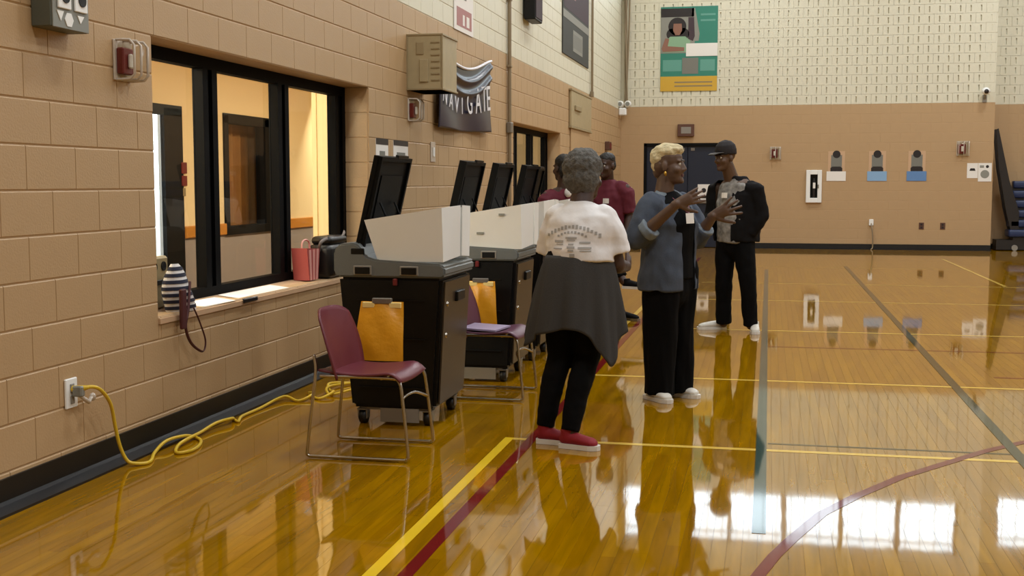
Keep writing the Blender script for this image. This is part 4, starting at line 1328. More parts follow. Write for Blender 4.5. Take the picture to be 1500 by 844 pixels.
yellow_pouch((-2.04, 6.07, 0.438), 'yellow vinyl pouch with grey clip propped on the maroon chair', 0.285, 0.24, 0.31, 0.09)
yellow_pouch((-1.91, 7.82, 0.438), 'yellow vinyl pouch propped on the plum chair', 0.26, 0.2, 0.285, 0.07)
tag(MB().hexa([(-1.93, 7.42, 0.447), (-1.70, 7.42, 0.437), (-1.66, 7.7, 0.437), (-1.91, 7.72, 0.447)], [(-1.93, 7.42, 0.458), (-1.70, 7.42, 0.448), (-1.66, 7.7, 0.448), (-1.91, 7.72, 0.458)]).build('paper_folder', 'lavender'), 'lavender folder lying on the seat of the plum chair', 'folder')

# ------------------------------------------------------------------ people
UP = V((0, 0, 1))


class Person:
    def __init__(s, label, loc, skin, voxel):
        s.L = V(loc)
        s.root = thing('person', label, 'person', loc)
        s.skin, s.vx = skin, voxel
        s.body = MB()

    def w(s, p):
        return V(p) - s.L

    def limb(s, mb, pts, rad, side=None, c0='round', c1='round', n=14):
        mb.sweep([s.w(p) for p in pts], rad, side, n, c0, c1)

    def head(s, c, f, tilt=UP, k=1.0):
        """c: centre of the head; f: where the face looks"""
        f = V(f).normalized()
        u = (V(tilt) - f * V(tilt).dot(f)).normalized()
        r = f.cross(u)
        R = Matrix((r, f, u)).transposed()
        c = s.w(c)
        s.hc, s.hR, s.hk = c, R, k
        P = lambda a, b, d: c + R @ V((a, b, d)) * k
        s.P = P
        E_ = lambda p, rr, m=None: (m or s.body).ell(P(*p), [q * k for q in rr], R)
        E_((0, -0.012, 0.035), (0.076, 0.096, 0.085))
        E_((0, 0.022, -0.03), (0.065, 0.07, 0.092))
        E_((0, 0.045, -0.088), (0.044, 0.042, 0.034))
        E_((0, 0.074, -0.102), (0.022, 0.018, 0.018))
        s.body.sweep([P(0, 0.084, 0.012), P(0, 0.100, -0.03)], [0.008 * k, 0.0125 * k], n=8)
        for q in (-1, 1):
            E_((0.012 * q, 0.090, -0.036), (0.011, 0.012, 0.010))
            E_((0.030 * q, 0.076, 0.020), (0.026, 0.014, 0.010))
            E_((0.040 * q, 0.058, -0.032), (0.026, 0.026, 0.026))
            E_((0.077 * q, -0.008, -0.012), (0.010, 0.020, 0.032))
        for q in (-1, 1):
            e = MB().ell(P(0.030 * q, 0.0755, 0.002), [0.0100 * k] * 3, R).build('eye', 'eye_white', s.root, True)
            MB().ell(P(0.030 * q, 0.0832, 0.002), [0.0052 * k, 0.0032 * k, 0.0052 * k], R).build('iris', 'iris', e, True)
            MB().sweep([P(0.014 * q, 0.088, 0.021), P(0.032 * q, 0.087, 0.026), P(0.050 * q, 0.077, 0.021)], [0.003 * k, 0.004 * k, 0.002 * k], n=6).build('eyebrow', 'hair_black', s.root, True)
        MB().ell(P(0, 0.0825, -0.064), [0.021 * k, 0.009 * k, 0.0055 * k], R).ell(P(0, 0.081, -0.073), [0.018 * k, 0.009 * k, 0.006 * k], R).build('lips', 'lip', s.root, True)
        return P

    def neck(s, base, r=0.056):
        s.body.sweep([s.w(base), s.P(0, -0.02, -0.06)], [r * 1.15, r], n=14)

    def arm(s, sh, el, wr, r=(0.052, 0.043, 0.040, 0.028)):
        sh, el, wr = V(sh), V(el), V(wr)
        s.limb(s.body, [sh, el], [r[0], r[1]])
        m = el + (wr - el) * 0.3
        s.limb(s.body, [el, m, wr], [r[1], r[2] * 1.05, r[3]])

    def hand(s, wr, d, nrm, thumb, curl=0.25, spread=0.18, k=1.0):
        """wr: wrist; d: towards the fingers; nrm: out of the palm; thumb: +1/-1 side"""
        d = V(d).normalized()
        nrm = V(nrm)
        nrm = (nrm - d * nrm.dot(d)).normalized()
        sd = d.cross(nrm) * thumb
        wr = s.w(wr)
        s.body.sweep([wr - d * 0.02 * k, wr + d * 0.03 * k, wr + d * 0.085 * k], [(0.026 * k, 0.02 * k), (0.036 * k, 0.017 * k), (0.040 * k, 0.014 * k)], sd, 12)
        for i, (off, ln) in enumerate(((0.031, 0.078), (0.011, 0.088), (-0.010, 0.082), (-0.030, 0.064))):
            a = spread * (1.1 - 0.75 * i)
            fd = (d + sd * a).normalized()
            p = wr + d * 0.085 * k + sd * off * k
            pts, q, dirn = [p], p, fd
            for j, seg in enumerate((0.45, 0.32, 0.23)):
                cu_ = curl * (0.5 + 0.7 * j)
                dirn = (dirn + nrm * cu_ * 0.6).normalized()
                q = q + dirn * ln * seg * k
                pts.append(q)
            s.body.sweep(pts, [0.0105 * k, 0.0098 * k, 0.0090 * k, 0.0078 * k], n=8)
        td = (d * 0.7 + sd * 0.8 + nrm * 0.25).normalized()
        p = wr + d * 0.02 * k + sd * 0.026 * k
        q = p + td * 0.045 * k
        t2 = (td + d * 0.35).normalized()
        s.body.sweep([p, q, q + t2 * 0.03 * k, q + t2 * 0.055 * k], [0.017 * k, 0.013 * k, 0.0115 * k, 0.009 * k], n=8)

    def finish(s, smooth=3):
        return blob(s.body, 'body', s.skin, s.root, s.vx, smooth)

    def shoe(s, heel, d, m, sole, ln=0.25, h=0.075, ankle=None):
        d = V(d); d.z = 0; d.normalize()
        sd = d.cross(UP)
        hp = s.w(heel)
        up = MB()
        at = lambda a, z: hp + d * a + UP * z
        up.sweep([at(0.03, 0.05), at(0.08, 0.052), at(ln * 0.55, 0.045), at(ln * 0.8, 0.038), at(ln - 0.035, 0.034)],
                 [(0.034, 0.034), (0.037, 0.036), (0.042, 0.030), (0.044, 0.025), (0.036, 0.02)], sd, 14)
        up.sweep([at(0.045, 0.055), at(0.04, h + 0.03)], [0.038, 0.036], n=12, cap1='flat')
        o = blob(up, 'shoe', m, s.root, 0.006, 3)
        pr = [(0.0, 0.018), (0.006, 0.036), (0.06, 0.038), (ln * 0.5, 0.039), (ln * 0.75, 0.047), (ln - 0.04, 0.043), (ln - 0.008, 0.026), (ln, 0.0)]
        out = [hp + d * a + sd * b for a, b in pr] + [hp + d * a - sd * b for a, b in pr[::-1][1:]]
        n = len(out)
        MB().add([p + UP * 0.001 for p in out] + [p + UP * 0.026 for p in out], [tuple(range(n))[::-1], tuple(range(n, 2 * n))] + [(i, (i + 1) % n, n + (i + 1) % n, n + i) for i in range(n)]).build('sole', sole, o)
        return o


def folds(amp, sx, sy, sz, seed=0.0):
    def f(co, n):
        q = V((co.x * sx + seed, co.y * sy, co.z * sz))
        return amp * (noise.noise(q) + 0.5 * noise.noise(q * 2.3))
    return f


def decal(root, target, name, m, cx, cz, wd, hg, arc=0.0, axis=V((0, 1, 0)), start=-2.0, parent=None, nu=10, nv=3):
    """thin patch of print laid on a garment by casting it along the axis"""
    me = target.data
    bv = BVHTree.FromPolygons([q.co for q in me.vertices], [p.vertices[:] for p in me.polygons])
    sdx = axis.cross(UP)
    if sdx.length < 0.1: sdx = V((1, 0, 0))
    sdx = V((abs(sdx.x), sdx.y if sdx.x >= 0 else -sdx.y, 0)).normalized()
    m_ = MB()
    vs = []
    for j in range(nv):
        for i in range(nu):
            u, v = i / (nu - 1) - 0.5, j / (nv - 1) - 0.5
            o = sdx * (cx + u * wd) + UP * (cz + v * hg - arc * (2 * u) ** 2) + axis * start
            hit = bv.ray_cast(o, axis)
            if hit[0] is None:
                return None
            vs.append(hit[0] + hit[1] * 0.0025 if hit[1].dot(axis) < 0 else hit[0] - hit[1] * 0.0025)
    m_.add(vs, [(j * nu + i, j * nu + i + 1, (j + 1) * nu + i + 1, (j + 1) * nu + i) for j in range(nv - 1) for i in range(nu - 1)])
    return m_.build(name, m, parent or target, True)


# -- woman in the white shirt, seen from behind
p = Person('woman with grey curly hair in white shirt, charcoal sweater round her waist, back to us', (-1.02, 6.28, 0), 'skin_dark', 0.006)
f = V((0.35, 0.93, -0.12))
P = p.head((-0.97, 6.42, 1.425), f, (0.0, 0.25, 1), 1.0)
p.neck((-0.985, 6.355, 1.26), 0.058)
sd = V((0.96, -0.25, 0)).normalized()
p.limb(p.body, [(-1.0, 6.30, 0.9), (-1.0, 6.32, 1.05), (-0.99, 6.33, 1.2)], [(0.15, 0.11), (0.14, 0.10), (0.15, 0.09)], sd)
for hx, kx, ax, ay in ((-1.065, -1.075, -1.15, 6.21), (-0.925, -0.93, -1.0, 6.12)):
    p.limb(p.body, [(hx, 6.29, 0.85), (kx, 6.28, 0.46), (ax, ay, 0.06)], [0.085, 0.055, 0.036])
p.arm((-0.84, 6.33, 1.18), (-0.785, 6.34, 0.95), (-0.76, 6.56, 0.93))
p.hand((-0.76, 6.56, 0.93), (0.05, 1, 0.1), (-1, 0, 0.1), 1, 0.5, 0.08)
p.arm((-1.125, 6.39, 1.18), (-1.165, 6.44, 0.96), (-1.11, 6.66, 0.98))
p.hand((-1.11, 6.66, 0.98), (0.3, 1, 0.1), (1, -0.2, 0), -1, 0.5, 0.08)
p.finish()
hm = MB()
hm.ell(P(0, -0.035, 0.05), (0.110, 0.112, 0.102), p.hR).ell(P(0, -0.05, -0.02), (0.102, 0.088, 0.088), p.hR).ell(P(0, -0.02, 0.09), (0.085, 0.085, 0.06), p.hR).ell(P(0.0, -0.055, -0.065), (0.07, 0.05, 0.045), p.hR)
blob(hm, 'hair', 'hair_grey', p.root, 0.007, 3, lambda co, n: 0.007 * noise.noise(co * 55) + 0.006 * noise.noise(co * 25))
sh = MB()
p.limb(sh, [(-0.975, 6.30, 0.955), (-0.98, 6.31, 1.02), (-0.98, 6.33, 1.11), (-0.98, 6.345, 1.19), (-0.985, 6.355, 1.245), (-0.985, 6.36, 1.285)],
       [(0.185, 0.15), (0.19, 0.152), (0.195, 0.15), (0.19, 0.13), (0.135, 0.10), (0.07, 0.068)], sd, 'flat', 'flat', 24)
p.limb(sh, [(-0.86, 6.33, 1.20), (-0.81, 6.335, 1.12), (-0.785, 6.34, 1.01)], [0.080, 0.078, 0.080], None, 'round', 'flat')
p.limb(sh, [(-1.10, 6.38, 1.20), (-1.145, 6.40, 1.12), (-1.162, 6.425, 1.01)], [0.078, 0.076, 0.08], None, 'round', 'flat')
shirt = blob(sh, 'shirt', 'tee_white', p.root, 0.008, 5, folds(0.012, 6, 6, 9, 3))
yax = V((0, 1, 0))
for i in range(15):          # arched lines of unreadable grey print, then clusters of marks
    t_ = (i - 7) / 7
    decal(p.root, shirt, 'shirt_print', 'tee_ink', 0.02 + 0.14 * t_, 1.160 - 0.045 * t_ * t_, 0.013, 0.014 + 0.004 * (i % 3), nu=4, nv=2)
for i in range(9):
    t_ = (i - 4) / 4
    decal(p.root, shirt, 'shirt_print', 'tee_ink', 0.015 + 0.075 * t_, 1.132 - 0.02 * t_ * t_, 0.012, 0.010 + 0.003 * (i % 2), nu=4, nv=2)
for cx_, cz_, w_, h_ in ((0.012, 1.102, 0.06, 0.010), (0.012, 1.09, 0.045, 0.006), (-0.055, 1.083, 0.05, 0.012), (-0.05, 1.068, 0.04, 0.006), (0.085, 1.078, 0.058, 0.010), (0.012, 1.052, 0.042, 0.012), (0.012, 1.068, 0.028, 0.008), (0.012, 1.036, 0.03, 0.010), (-0.06, 1.045, 0.05, 0.006), (0.085, 1.05, 0.07, 0.010), (0.09, 1.035, 0.06, 0.006), (0.02, 1.012, 0.028, 0.016)):
    decal(p.root, shirt, 'shirt_print', 'tee_ink', cx_, cz_, w_, h_, nu=6, nv=2)
lg = MB()
for hx, kx, ax, ay in ((-1.065, -1.08, -1.15, 6.21), (-0.925, -0.93, -1.0, 6.12)):
    p.limb(lg, [(hx, 6.29, 0.87), (kx - 0.004, 6.29, 0.62), (kx, 6.27, 0.46), ((kx + ax) / 2, (6.28 + ay) / 2 - 0.01, 0.32), (ax, ay, 0.09)], [0.105, 0.088, 0.070, 0.066, 0.050], None, 'round', 'flat')
p.limb(lg, [(-1.0, 6.29, 0.80), (-1.0, 6.30, 0.97)], [(0.175, 0.14), (0.175, 0.14)], sd)
blob(lg, 'leggings', 'black_cloth', p.root, 0.008, 4, folds(0.006, 10, 10, 14))
def skirt(u, v):
    th = 2 * PI * u                      # 0 = her right (+x), 90 deg = back (-y)
    c_, s_ = math.cos(th), math.sin(th)
    a, b = 0.168 + 0.095 * v ** 0.75, 0.132 + 0.085 * v ** 0.75
    hem = 0.615 + 0.015 * math.sin(5 * th)
    d1 = ((th - 0.62 + PI) % (2 * PI)) - PI
    hem -= 0.185 * math.exp(-(d1 / 0.36) ** 2)
    d2 = ((th - 2.75 + PI) % (2 * PI)) - PI
    hem -= 0.11 * math.exp(-(d2 / 0.3) ** 2)
    z = 1.005 - (1.005 - hem) * v
    w_ = 1 + 0.05 * v * math.sin(9 * th + 1.5 * v) + 0.035 * v * math.sin(17 * th)
    x = -0.985 + a * w_ * c_ - 0.02 * v
    y = 6.30 - b * w_ * s_ - 0.045 * c_ * 0
    return p.w((x, y, z))
o = MB().grid(skirt, 96, 28, True).build('waist_sweater', 'charcoal', p.root, True)
solid(o, 0.008, 1)
kn = MB()
p.limb(kn, [(-1.06, 6.455, 0.97), (-1.0, 6.475, 0.955), (-0.94, 6.455, 0.97)], [0.03, 0.045, 0.03])
p.limb(kn, [(-1.01, 6.48, 0.95), (-1.05, 6.52, 0.75), (-1.04, 6.52, 0.6)], [0.03, 0.035, 0.035])
p.limb(kn, [(-0.99, 6.48, 0.95), (-0.95, 6.52, 0.75), (-0.96, 6.51, 0.62)], [0.03, 0.035, 0.035])
blob(kn, 'sleeve_knot', 'charcoal', p.root, 0.01, 3)
p.shoe((-1.195, 6.21, 0), (0.95, -0.08, 0), 'red_shoe', 'sole_white', 0.215)
p.shoe((-1.055, 6.13, 0), (0.95, -0.2, 0), 'red_shoe', 'sole_white', 0.225)

# -- woman with blond hair, in profile, both hands raised
p = Person('woman with cropped blond hair in blue chambray shirt and wide black trousers, hands raised', (-0.59, 7.70, 0), 'skin_warm', 0.0055)
f = V((0.85, -0.53, 0.0)).normalized()
rt = f.cross(UP)                        # her right, towards us
P = p.head((-0.625, 7.70, 1.505), (0.97, -0.2, 0.03), (-0.02, 0, 1), 1.03)
p.neck((-0.655, 7.70, 1.33), 0.054)
B = lambda fw, r_, z: V((-0.615, 7.70, 0)) + f * fw + rt * r_ + UP * z
p.limb(p.body, [B(0, 0, 0.85), B(0, 0, 1.05), B(-0.02, 0, 1.25)], [(0.14, 0.10), (0.13, 0.09), (0.15, 0.08)], rt)
for q in (-1, 1):
    p.limb(p.body, [B(0, 0.09 * q, 0.85), B(0.0, 0.09 * q, 0.45), B(-0.01, 0.10 * q, 0.06)], [0.08, 0.055, 0.035])
# near arm: elbow low, hand up before the chest; far arm reaches forward, fingers spread
shR, elR, wrR = B(-0.03, 0.185, 1.25), B(-0.075, 0.235, 1.04), (-0.55, 7.40, 1.262)
p.arm(shR, elR, wrR)
p.hand(wrR, (0.88, 0.05, 0.36), (0.1, 1, 0.1), -1, 0.25, 0.16, 1.03)
shL, elL, wrL = B(-0.01, -0.185, 1.25), B(0.06, -0.21, 1.03), (-0.345, 7.76, 1.18)
p.arm(shL, elL, wrL)
p.hand(wrL, (0.85, -0.1, 0.42), (0.1, 0.95, 0.1), -1, 0.15, 0.34, 1.08)
p.finish()
hm = MB()
hm.ell(P(0, -0.015, 0.075), (0.082, 0.100, 0.062), p.hR).ell(P(0, -0.055, 0.045), (0.080, 0.068, 0.072), p.hR).ell(P(0.0, 0.045, 0.09), (0.062, 0.048, 0.035), p.hR).ell(P(0, -0.065, 0.0), (0.068, 0.05, 0.06), p.hR)
blob(hm, 'hair', 'hair_blond', p.root, 0.006, 2, lambda co, n: 0.008 * noise.noise(V((co.x * 22, co.y * 45, co.z * 45))))
hm = MB()
hm.ell(P(0, -0.045, -0.005), (0.079, 0.062, 0.07), p.hR).ell(P(0, -0.06, -0.045), (0.06, 0.045, 0.045), p.hR)
blob(hm, 'shaved_side', 'skin_mid', p.root, 0.006, 2)
for q in (-1, 1):
    er = MB().ell(P(0.087 * q, 0.0, -0.055), (0.010, 0.010, 0.016), p.hR).build('earring', 'gold', p.root, True)
tp = MB()
p.limb(tp, [B(0.01, 0, 0.78), B(0.01, 0, 0.95), B(0.015, 0, 1.12), B(-0.005, 0, 1.25), B(-0.03, 0, 1.32)], [(0.185, 0.135), (0.17, 0.13), (0.175, 0.135), (0.16, 0.10), (0.07, 0.065)], rt, 'flat', 'flat', 20)
top = blob(tp, 'black_top', 'black_cloth', p.root, 0.009, 4)
jk = MB()
p.limb(jk, [B(-0.01, 0, 0.705), B(-0.01, 0, 0.82), B(-0.005, 0, 0.98), B(0.0, 0, 1.12), B(-0.02, 0, 1.22), B(-0.035, 0, 1.29), B(-0.045, 0, 1.335)],
       [(0.225, 0.172), (0.220, 0.168), (0.205, 0.158), (0.205, 0.155), (0.195, 0.125), (0.12, 0.09), (0.068, 0.066)], rt, 'flat', 'flat', 24)
p.limb(jk, [B(-0.03, 0.15, 1.245), B(-0.055, 0.215, 1.14), elR], [0.085, 0.082, 0.076], None)
p.limb(jk, [elR, V(elR) + (V(wrR) - V(elR)) * 0.28], [0.074, 0.068], None, 'round', 'flat')
p.limb(jk, [B(-0.02, -0.15, 1.245), B(0.02, -0.21, 1.14), elL], [0.085, 0.082, 0.074], None)
p.limb(jk, [elL, V(elL) + (V(wrL) - V(elL)) * 0.45], [0.072, 0.062], None, 'round', 'flat')
Lb = p.L
def open_front(co, n):
    q = co + Lb - V((-0.615, 7.70, 0))
    fw, rr = q.dot(f), q.dot(rt)
    if q.z < 0.70: return True
    if abs(rr) > 0.12 or fw < 0.02: return False
    return -0.085 < rr < 0.06 and fw > 0.02
blob(jk, 'chambray_shirt', 'denim', p.root, 0.008, 4, folds(0.016, 9, 9, 5, 1.0), open_front, 0.006, [(V((-0.615, 7.70, 0)) - Lb + rt * 0.06, rt), (V((-0.615, 7.70, 0)) - Lb - rt * 0.085, rt), (V((0, 0, 0.70)), UP)])
for e_, wr_, a0, a1, r0 in ((elR, wrR, 0.22, 0.36, 0.074), (elL, wrL, 0.38, 0.52, 0.068)):
    cf = MB()
    e_, wr_ = V(e_), V(wr_)
    p.limb(cf, [e_ + (wr_ - e_) * a0, e_ + (wr_ - e_) * a1], [r0, r0 * 0.96], None, 'flat', 'flat', 16)
    blob(cf, 'rolled_cuff', 'denim_light', p.root, 0.007, 2, folds(0.006, 14, 14, 14))
cl = MB()
p.limb(cl, smooth_path([B(-0.05, 0.075, 1.335), B(0.02, 0.075, 1.30), B(0.075, 0.055, 1.22), B(0.11, 0.05, 1.13)]), [(0.026, 0.010)] * 16, None)
p.limb(cl, smooth_path([B(-0.05, -0.075, 1.335), B(0.02, -0.075, 1.30), B(0.075, -0.075, 1.22), B(0.11, -0.08, 1.13)]), [(0.026, 0.010)] * 16, None)
blob(cl, 'collar', 'denim_light', p.root, 0.006, 2)
decal(p.root, top, 'name_badge', 'white_paper', 0.0, 1.165, 0.075, 0.06, 0, -f, -1.0, top) if False else None
bd = B(0.17, 0.0, 1.165)
MB().sweep([p.w(B(0.158, 0.01, 1.20)), p.w(B(0.165, 0.01, 1.135))], [(0.042, 0.004), (0.042, 0.004)], rt, 4, 'flat', 'flat').build('name_badge', 'white_paper', p.root)
ld = smooth_path([p.w(B(-0.02, 0.06, 1.34)), p.w(B(0.09, 0.05, 1.27)), p.w(B(0.15, 0.012, 1.2)), p.w(B(0.09, -0.05, 1.27)), p.w(B(-0.02, -0.06, 1.34))])
MB().sweep(ld, [0.005] * len(ld), n=6).build('lanyard', 'maroon_plastic', p.root, True)
tr = MB()
p.limb(tr, [B(-0.005, 0, 0.70), B(-0.005, 0, 0.98)], [(0.185, 0.145), (0.165, 0.13)], rt)
for q in (-1, 1):
    p.limb(tr, [B(0, 0.088 * q, 0.84), B(0.0, 0.09 * q, 0.6), B(0.0, 0.092 * q, 0.35), B(0.0, 0.098 * q, 0.035)], [(0.105, 0.135), (0.098, 0.125), (0.093, 0.115), (0.088, 0.105)], rt, 'round', 'flat', 18)
blob(tr, 'trousers', 'black_cloth', p.root, 0.009, 4, folds(0.012, 14, 14, 3))
p.shoe(B(-0.10, 0.10, 0), f + rt * 0.25, 'shoe_white', 'sole_white', 0.25, 0.06)
p.shoe(B(-0.08, -0.09, 0), f - rt * 0.1, 'shoe_white', 'sole_white', 0.25, 0.06)

# -- man in cap and black jacket
p = Person('man in dark cap, open black jacket and grey patterned shirt standing before the navy door', (-0.27, 11.40, 0), 'skin_mid', 0.007)
f = V((-0.48, -0.88, 0)).normalized()
rt = f.cross(UP)
B = lambda fw, r_, z: V((-0.30, 11.40, 0)) + f * fw + rt * r_ + UP * z
P = p.head((-0.405, 11.34, 1.625), (-0.72, -0.69, -0.05), UP, 1.03)
p.neck((-0.345, 11.40, 1.43), 0.06)
p.limb(p.body, [B(0, 0, 0.9), B(0, 0, 1.15), B(0, 0, 1.35)], [(0.15, 0.11), (0.15, 0.11), (0.17, 0.10)], rt)
for q, ax in ((1, 0.10), (-1, 0.16)):
    p.limb(p.body, [B(0, 0.09 * q, 0.88), B(0.03, ax * q, 0.48), B(0.0, ax * q * 1.1, 0.06)], [0.085, 0.06, 0.04])
# his left arm (picture right) ends in the pocket, his right arm hangs bent
shL, elL, wrL = B(-0.01, -0.195, 1.33), B(-0.04, -0.245, 1.08), B(0.03, -0.175, 0.90)
shR, elR, wrR = B(-0.01, 0.205, 1.34), B(0.0, 0.26, 1.08), B(0.15, 0.22, 0.95)
p.arm(shL, elL, wrL, (0.058, 0.048, 0.044, 0.032)); p.hand(wrL, rt * 0.35 - UP, f, 1, 0.3, 0.02, 0.8)
p.arm(shR, elR, wrR, (0.058, 0.048, 0.044, 0.032)); p.hand(wrR, f * 0.7 - UP * 0.6, (0.6, -0.1, 0), -1, 0.4, 0.08)
p.finish()
ts = MB()
p.limb(ts, [B(0.005, 0, 0.835), B(0.01, 0, 1.0), B(0.015, 0, 1.2), B(0, 0, 1.36), B(0, 0, 1.435)], [(0.185, 0.135), (0.182, 0.138), (0.185, 0.135), (0.17, 0.11), (0.075, 0.075)], rt, 'flat', 'flat', 20)
tee = blob(ts, 'patterned_tee', 'camo', p.root, 0.009, 4, folds(0.01, 8, 8, 8))
jk = MB()
p.limb(jk, [B(-0.02, 0, 0.845), B(-0.02, 0, 0.9), B(-0.015, 0, 1.1), B(-0.01, 0, 1.28), B(-0.015, 0, 1.38), B(-0.02, 0, 1.445)], [(0.225, 0.165), (0.23, 0.168), (0.235, 0.168), (0.225, 0.145), (0.14, 0.105), (0.085, 0.085)], rt, 'flat', 'flat', 22)
for a, b_, c_ in ((shL, elL, wrL), (shR, elR, wrR)):
    p.limb(jk, [V(a) + (B(0, 0, 1.34) - V(a)) * 0.2, V(a), b_], [0.088, 0.086, 0.074], None)
    p.limb(jk, [b_, V(b_) + (V(c_) - V(b_)) * 0.97], [0.073, 0.056], None, 'round', 'flat')
Lb2 = p.L
def open_front2(co, n):
    q = co + Lb2 - V((-0.30, 11.40, 0))
    fw, rr = q.dot(f), q.dot(rt)
    return -0.035 < rr < 0.18 and fw > 0.04 and q.z < 1.43
blob(jk, 'jacket', 'jacket', p.root, 0.009, 4, folds(0.016, 8, 8, 6, 5), open_front2, 0.008, [(V((-0.30, 11.40, 0)) - Lb2 - rt * 0.035, rt), (V((-0.30, 11.40, 0)) - Lb2 + rt * 0.18, rt)])
tr = MB()
p.limb(tr, [B(0, 0, 0.80), B(0, 0, 0.98)], [(0.178, 0.13), (0.175, 0.125)], rt)
for q, ax in ((1, 0.10), (-1, 0.16)):
    p.limb(tr, [B(0, 0.088 * q, 0.88), B(0.025, (0.088 + ax) / 2 * q, 0.66), B(0.03, ax * q, 0.46), B(0.0, ax * q * 1.1, 0.06)], [0.105, 0.095, 0.08, 0.072], None, 'round', 'flat')
blob(tr, 'trousers', 'black_cloth', p.root, 0.009, 4, folds(0.01, 10, 10, 6))
cm = MB()
cm.ell(P(0, -0.01, 0.065), (0.090, 0.108, 0.075), p.hR).sweep([P(0, -0.012, 0.035), P(0, -0.01, 0.07)], [(0.092 * 1.0, 0.108)] * 2, p.hR @ V((1, 0, 0)), 18)
Pc = P
def cap_cut(co, n):
    q = p.hR.transposed() @ (co - p.hc)
    return q.z < 0.03
blob(cm, 'cap', 'cap', p.root, 0.007, 3, None, cap_cut, 0.004)
cb = MB()
cb.sweep([P(0, 0.07, 0.045), P(0, 0.12, 0.042), P(0, 0.165, 0.030)], [(0.075, 0.006), (0.07, 0.005), (0.045, 0.005)], p.hR @ V((1, 0, 0)), 16)
cb.build('cap_brim', 'cap_brim', p.root, True)
MB().sweep([p.w(B(0.158, 0.03, 1.30)), p.w(B(0.162, 0.03, 1.25))], [(0.03, 0.005)] * 2, rt, 4, 'flat', 'flat').build('name_badge', 'white_paper', p.root)
p.shoe(B(-0.06, 0.12, 0), V((-0.9, -0.35, 0)), 'shoe_white', 'sole_white', 0.29, 0.07)
p.shoe(B(-0.09, -0.175, 0), V((0.0, -1, 0)), 'shoe_white', 'sole_white', 0.28, 0.07)

# -- person in maroon polo standing with one foot lifted, partly behind the white shirt
p = Person('person in maroon polo with white chest badge, one foot lifted, beyond the white shirt', (-1.56, 12.05, 0), 'skin_dark', 0.008)
f = V((-0.25, -0.97, 0)).normalized()
rt = f.cross(UP)
B = lambda fw, r_, z: V((-1.60, 12.05, 0)) + f * fw + rt * r_ + UP * z
P = p.head((-1.605, 12.0, 1.565), (-0.45, -0.88, -0.08), UP, 1.03)
p.neck((-1.60, 12.06, 1.40), 0.06)
p.limb(p.body, [B(0, 0, 0.9), B(0, 0, 1.1), B(0, 0, 1.3)], [(0.16, 0.12), (0.16, 0.12), (0.17, 0.10)], rt)
p.limb(p.body, [B(0, 0.09, 0.86), B(0.02, 0.05, 0.47), B(-0.02, -0.12, 0.06)], [0.085, 0.06, 0.04])
p.limb(p.body, [B(0, -0.09, 0.86), B(0.16, -0.08, 0.62), B(0.20, -0.27, 0.41)], [0.085, 0.06, 0.04])
for q in (-1, 1):
    sh_, el_, wr_ = B(0, 0.195 * q, 1.33), B(-0.02, 0.235 * q, 1.06), B(0.06, 0.225 * q, 0.86)
    p.arm(sh_, el_, wr_, (0.056, 0.047, 0.043, 0.032))
    p.hand(wr_, f * 0.15 - UP, rt * -q, -q, 0.5, 0.06)
p.finish()
ts = MB()
p.limb(ts, [B(0, 0, 0.83), B(0, 0, 1.0), B(0.01, 0, 1.15), B(0, 0, 1.32), B(0, 0, 1.42)], [(0.20, 0.155), (0.20, 0.155), (0.20, 0.15), (0.19, 0.125), (0.08, 0.08)], rt, 'flat', 'flat', 20)
for q in (-1, 1):
    p.limb(ts, [B(0, 0.15 * q, 1.33), B(0, 0.205 * q, 1.29), B(-0.015, 0.235 * q, 1.09)], [0.085, 0.086, 0.078], None, 'round', 'flat')
blob(ts, 'polo_shirt', 'maroon_knit', p.root, 0.009, 4, folds(0.012, 8, 8, 8, 9))
MB().sweep([p.w(B(0.152, -0.05, 1.235)), p.w(B(0.156, -0.05, 1.185))], [(0.032, 0.005)] * 2, rt, 4, 'flat', 'flat').build('name_badge', 'white_paper', p.root)
tr = MB()
p.limb(tr, [B(0, 0, 0.79), B(0, 0, 0.95)], [(0.185, 0.14), (0.18, 0.135)], rt)
p.limb(tr, [B(0, 0.09, 0.86), B(0.02, 0.05, 0.47), B(-0.02, -0.12, 0.08)], [0.105, 0.08, 0.068], None, 'round', 'flat')
p.limb(tr, [B(0, -0.09, 0.86), B(0.16, -0.08, 0.62), B(0.19, -0.235, 0.45)], [0.105, 0.082, 0.066], None, 'round', 'flat')
blob(tr, 'trousers', 'black_cloth', p.root, 0.009, 4, folds(0.01, 10, 10, 6))
hm = MB()
hm.ell(P(0, -0.02, 0.06), (0.082, 0.098, 0.07), p.hR).ell(P(0, -0.05, 0.0), (0.08, 0.065, 0.07), p.hR)
blob(hm, 'hair', 'hair_black', p.root, 0.007, 2, lambda co, n: 0.004 * noise.noise(co * 60))
p.shoe(B(-0.09, -0.10, 0), V((0.8, -0.5, 0)), 'jacket', 'dull_steel', 0.27, 0.07)
sho = p.shoe(B(0.20, -0.255, 0.345), V((0.9, -0.3, 0)), 'jacket', 'sole_white', 0.26, 0.07)

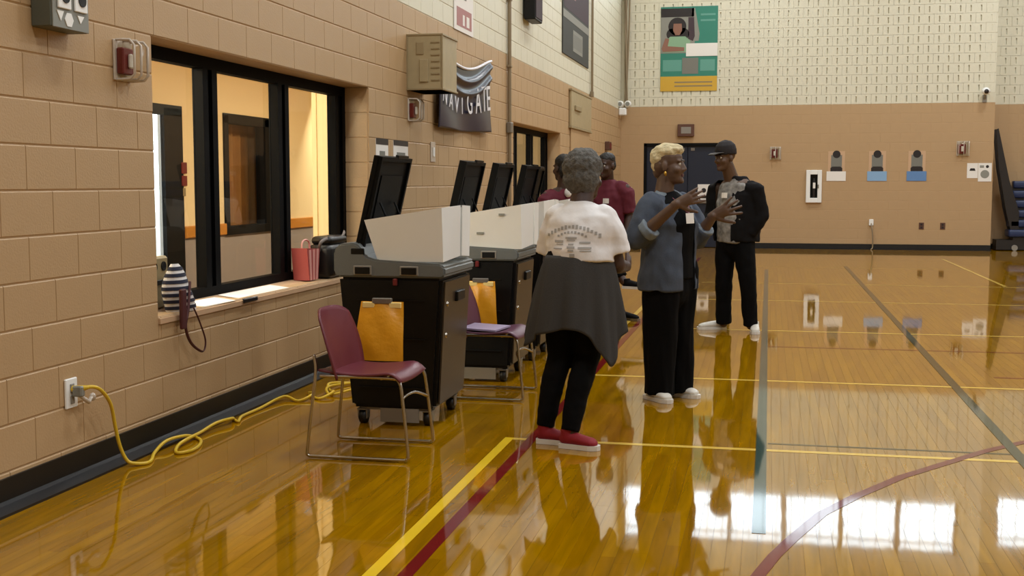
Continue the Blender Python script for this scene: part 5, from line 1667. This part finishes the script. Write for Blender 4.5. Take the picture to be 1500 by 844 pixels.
# -- person in maroon with black hair, mostly hidden
p = Person('person with black hair in maroon shirt, beside the white screens, mostly hidden', (-1.58, 10.95, 0), 'skin_dark', 0.008)
f = V((-0.75, 0.66, 0)).normalized()
rt = f.cross(UP)
CXp, CYp = -1.90, 11.13
p.root.location = (CXp, CYp, 0)
p.L = V((CXp, CYp, 0))
B = lambda fw, r_, z: V((CXp, CYp, 0)) + f * fw + rt * r_ + UP * z
P = p.head((CXp, CYp, 1.53), f, UP, 1.0)
p.neck(B(-0.02, 0, 1.35), 0.056)
p.limb(p.body, [B(0, 0, 0.9), B(0, 0, 1.1), B(0, 0, 1.26)], [(0.15, 0.12), (0.15, 0.12), (0.165, 0.10)], rt)
for q in (-1, 1):
    p.limb(p.body, [B(0, 0.09 * q, 0.86), B(0.02, 0.09 * q, 0.46), B(0, 0.10 * q, 0.06)], [0.085, 0.058, 0.038])
    sh_, el_, wr_ = B(0, 0.19 * q, 1.26), B(0.0, 0.23 * q, 1.02), B(0.2, 0.20 * q, 0.97)
    p.arm(sh_, el_, wr_)
    p.hand(wr_, f, rt * -q, q, 0.4, 0.08)
p.finish()
ts = MB()
p.limb(ts, [B(0, 0, 0.80), B(0, 0, 1.0), B(0.01, 0, 1.13), B(0, 0, 1.26), B(0, 0, 1.335)], [(0.22, 0.175), (0.225, 0.175), (0.225, 0.17), (0.20, 0.14), (0.08, 0.08)], rt, 'flat', 'flat', 20)
for q in (-1, 1):
    p.limb(ts, [B(0, 0.14 * q, 1.26), B(0, 0.20 * q, 1.22), B(0, 0.225 * q, 1.04)], [0.083, 0.084, 0.076], None, 'round', 'flat')
blob(ts, 'maroon_shirt', 'maroon_knit', p.root, 0.009, 4, folds(0.012, 8, 8, 8, 4))
tr = MB()
p.limb(tr, [B(0, 0, 0.79), B(0, 0, 0.95)], [(0.18, 0.14), (0.175, 0.135)], rt)
for q in (-1, 1):
    p.limb(tr, [B(0, 0.09 * q, 0.86), B(0.02, 0.09 * q, 0.46), B(0, 0.10 * q, 0.07)], [0.103, 0.082, 0.07], None, 'round', 'flat')
    p.shoe(B(-0.08, 0.10 * q, 0), f, 'jacket', 'dull_steel', 0.25, 0.07)
blob(tr, 'trousers', 'black_cloth', p.root, 0.009, 4)
hm = MB()
hm.ell(P(0, -0.025, 0.055), (0.088, 0.10, 0.078), p.hR).ell(P(0, -0.06, -0.03), (0.085, 0.06, 0.09), p.hR)
blob(hm, 'hair', 'hair_black', p.root, 0.007, 2, lambda co, n: 0.004 * noise.noise(co * 60))
MB().ell(B(-0.0, -0.0, 0) - p.L + V((0.075, -0.13, 1.30)), (0.035, 0.03, 0.045)).build('white_collar_tag', 'white_paper', p.root, True)
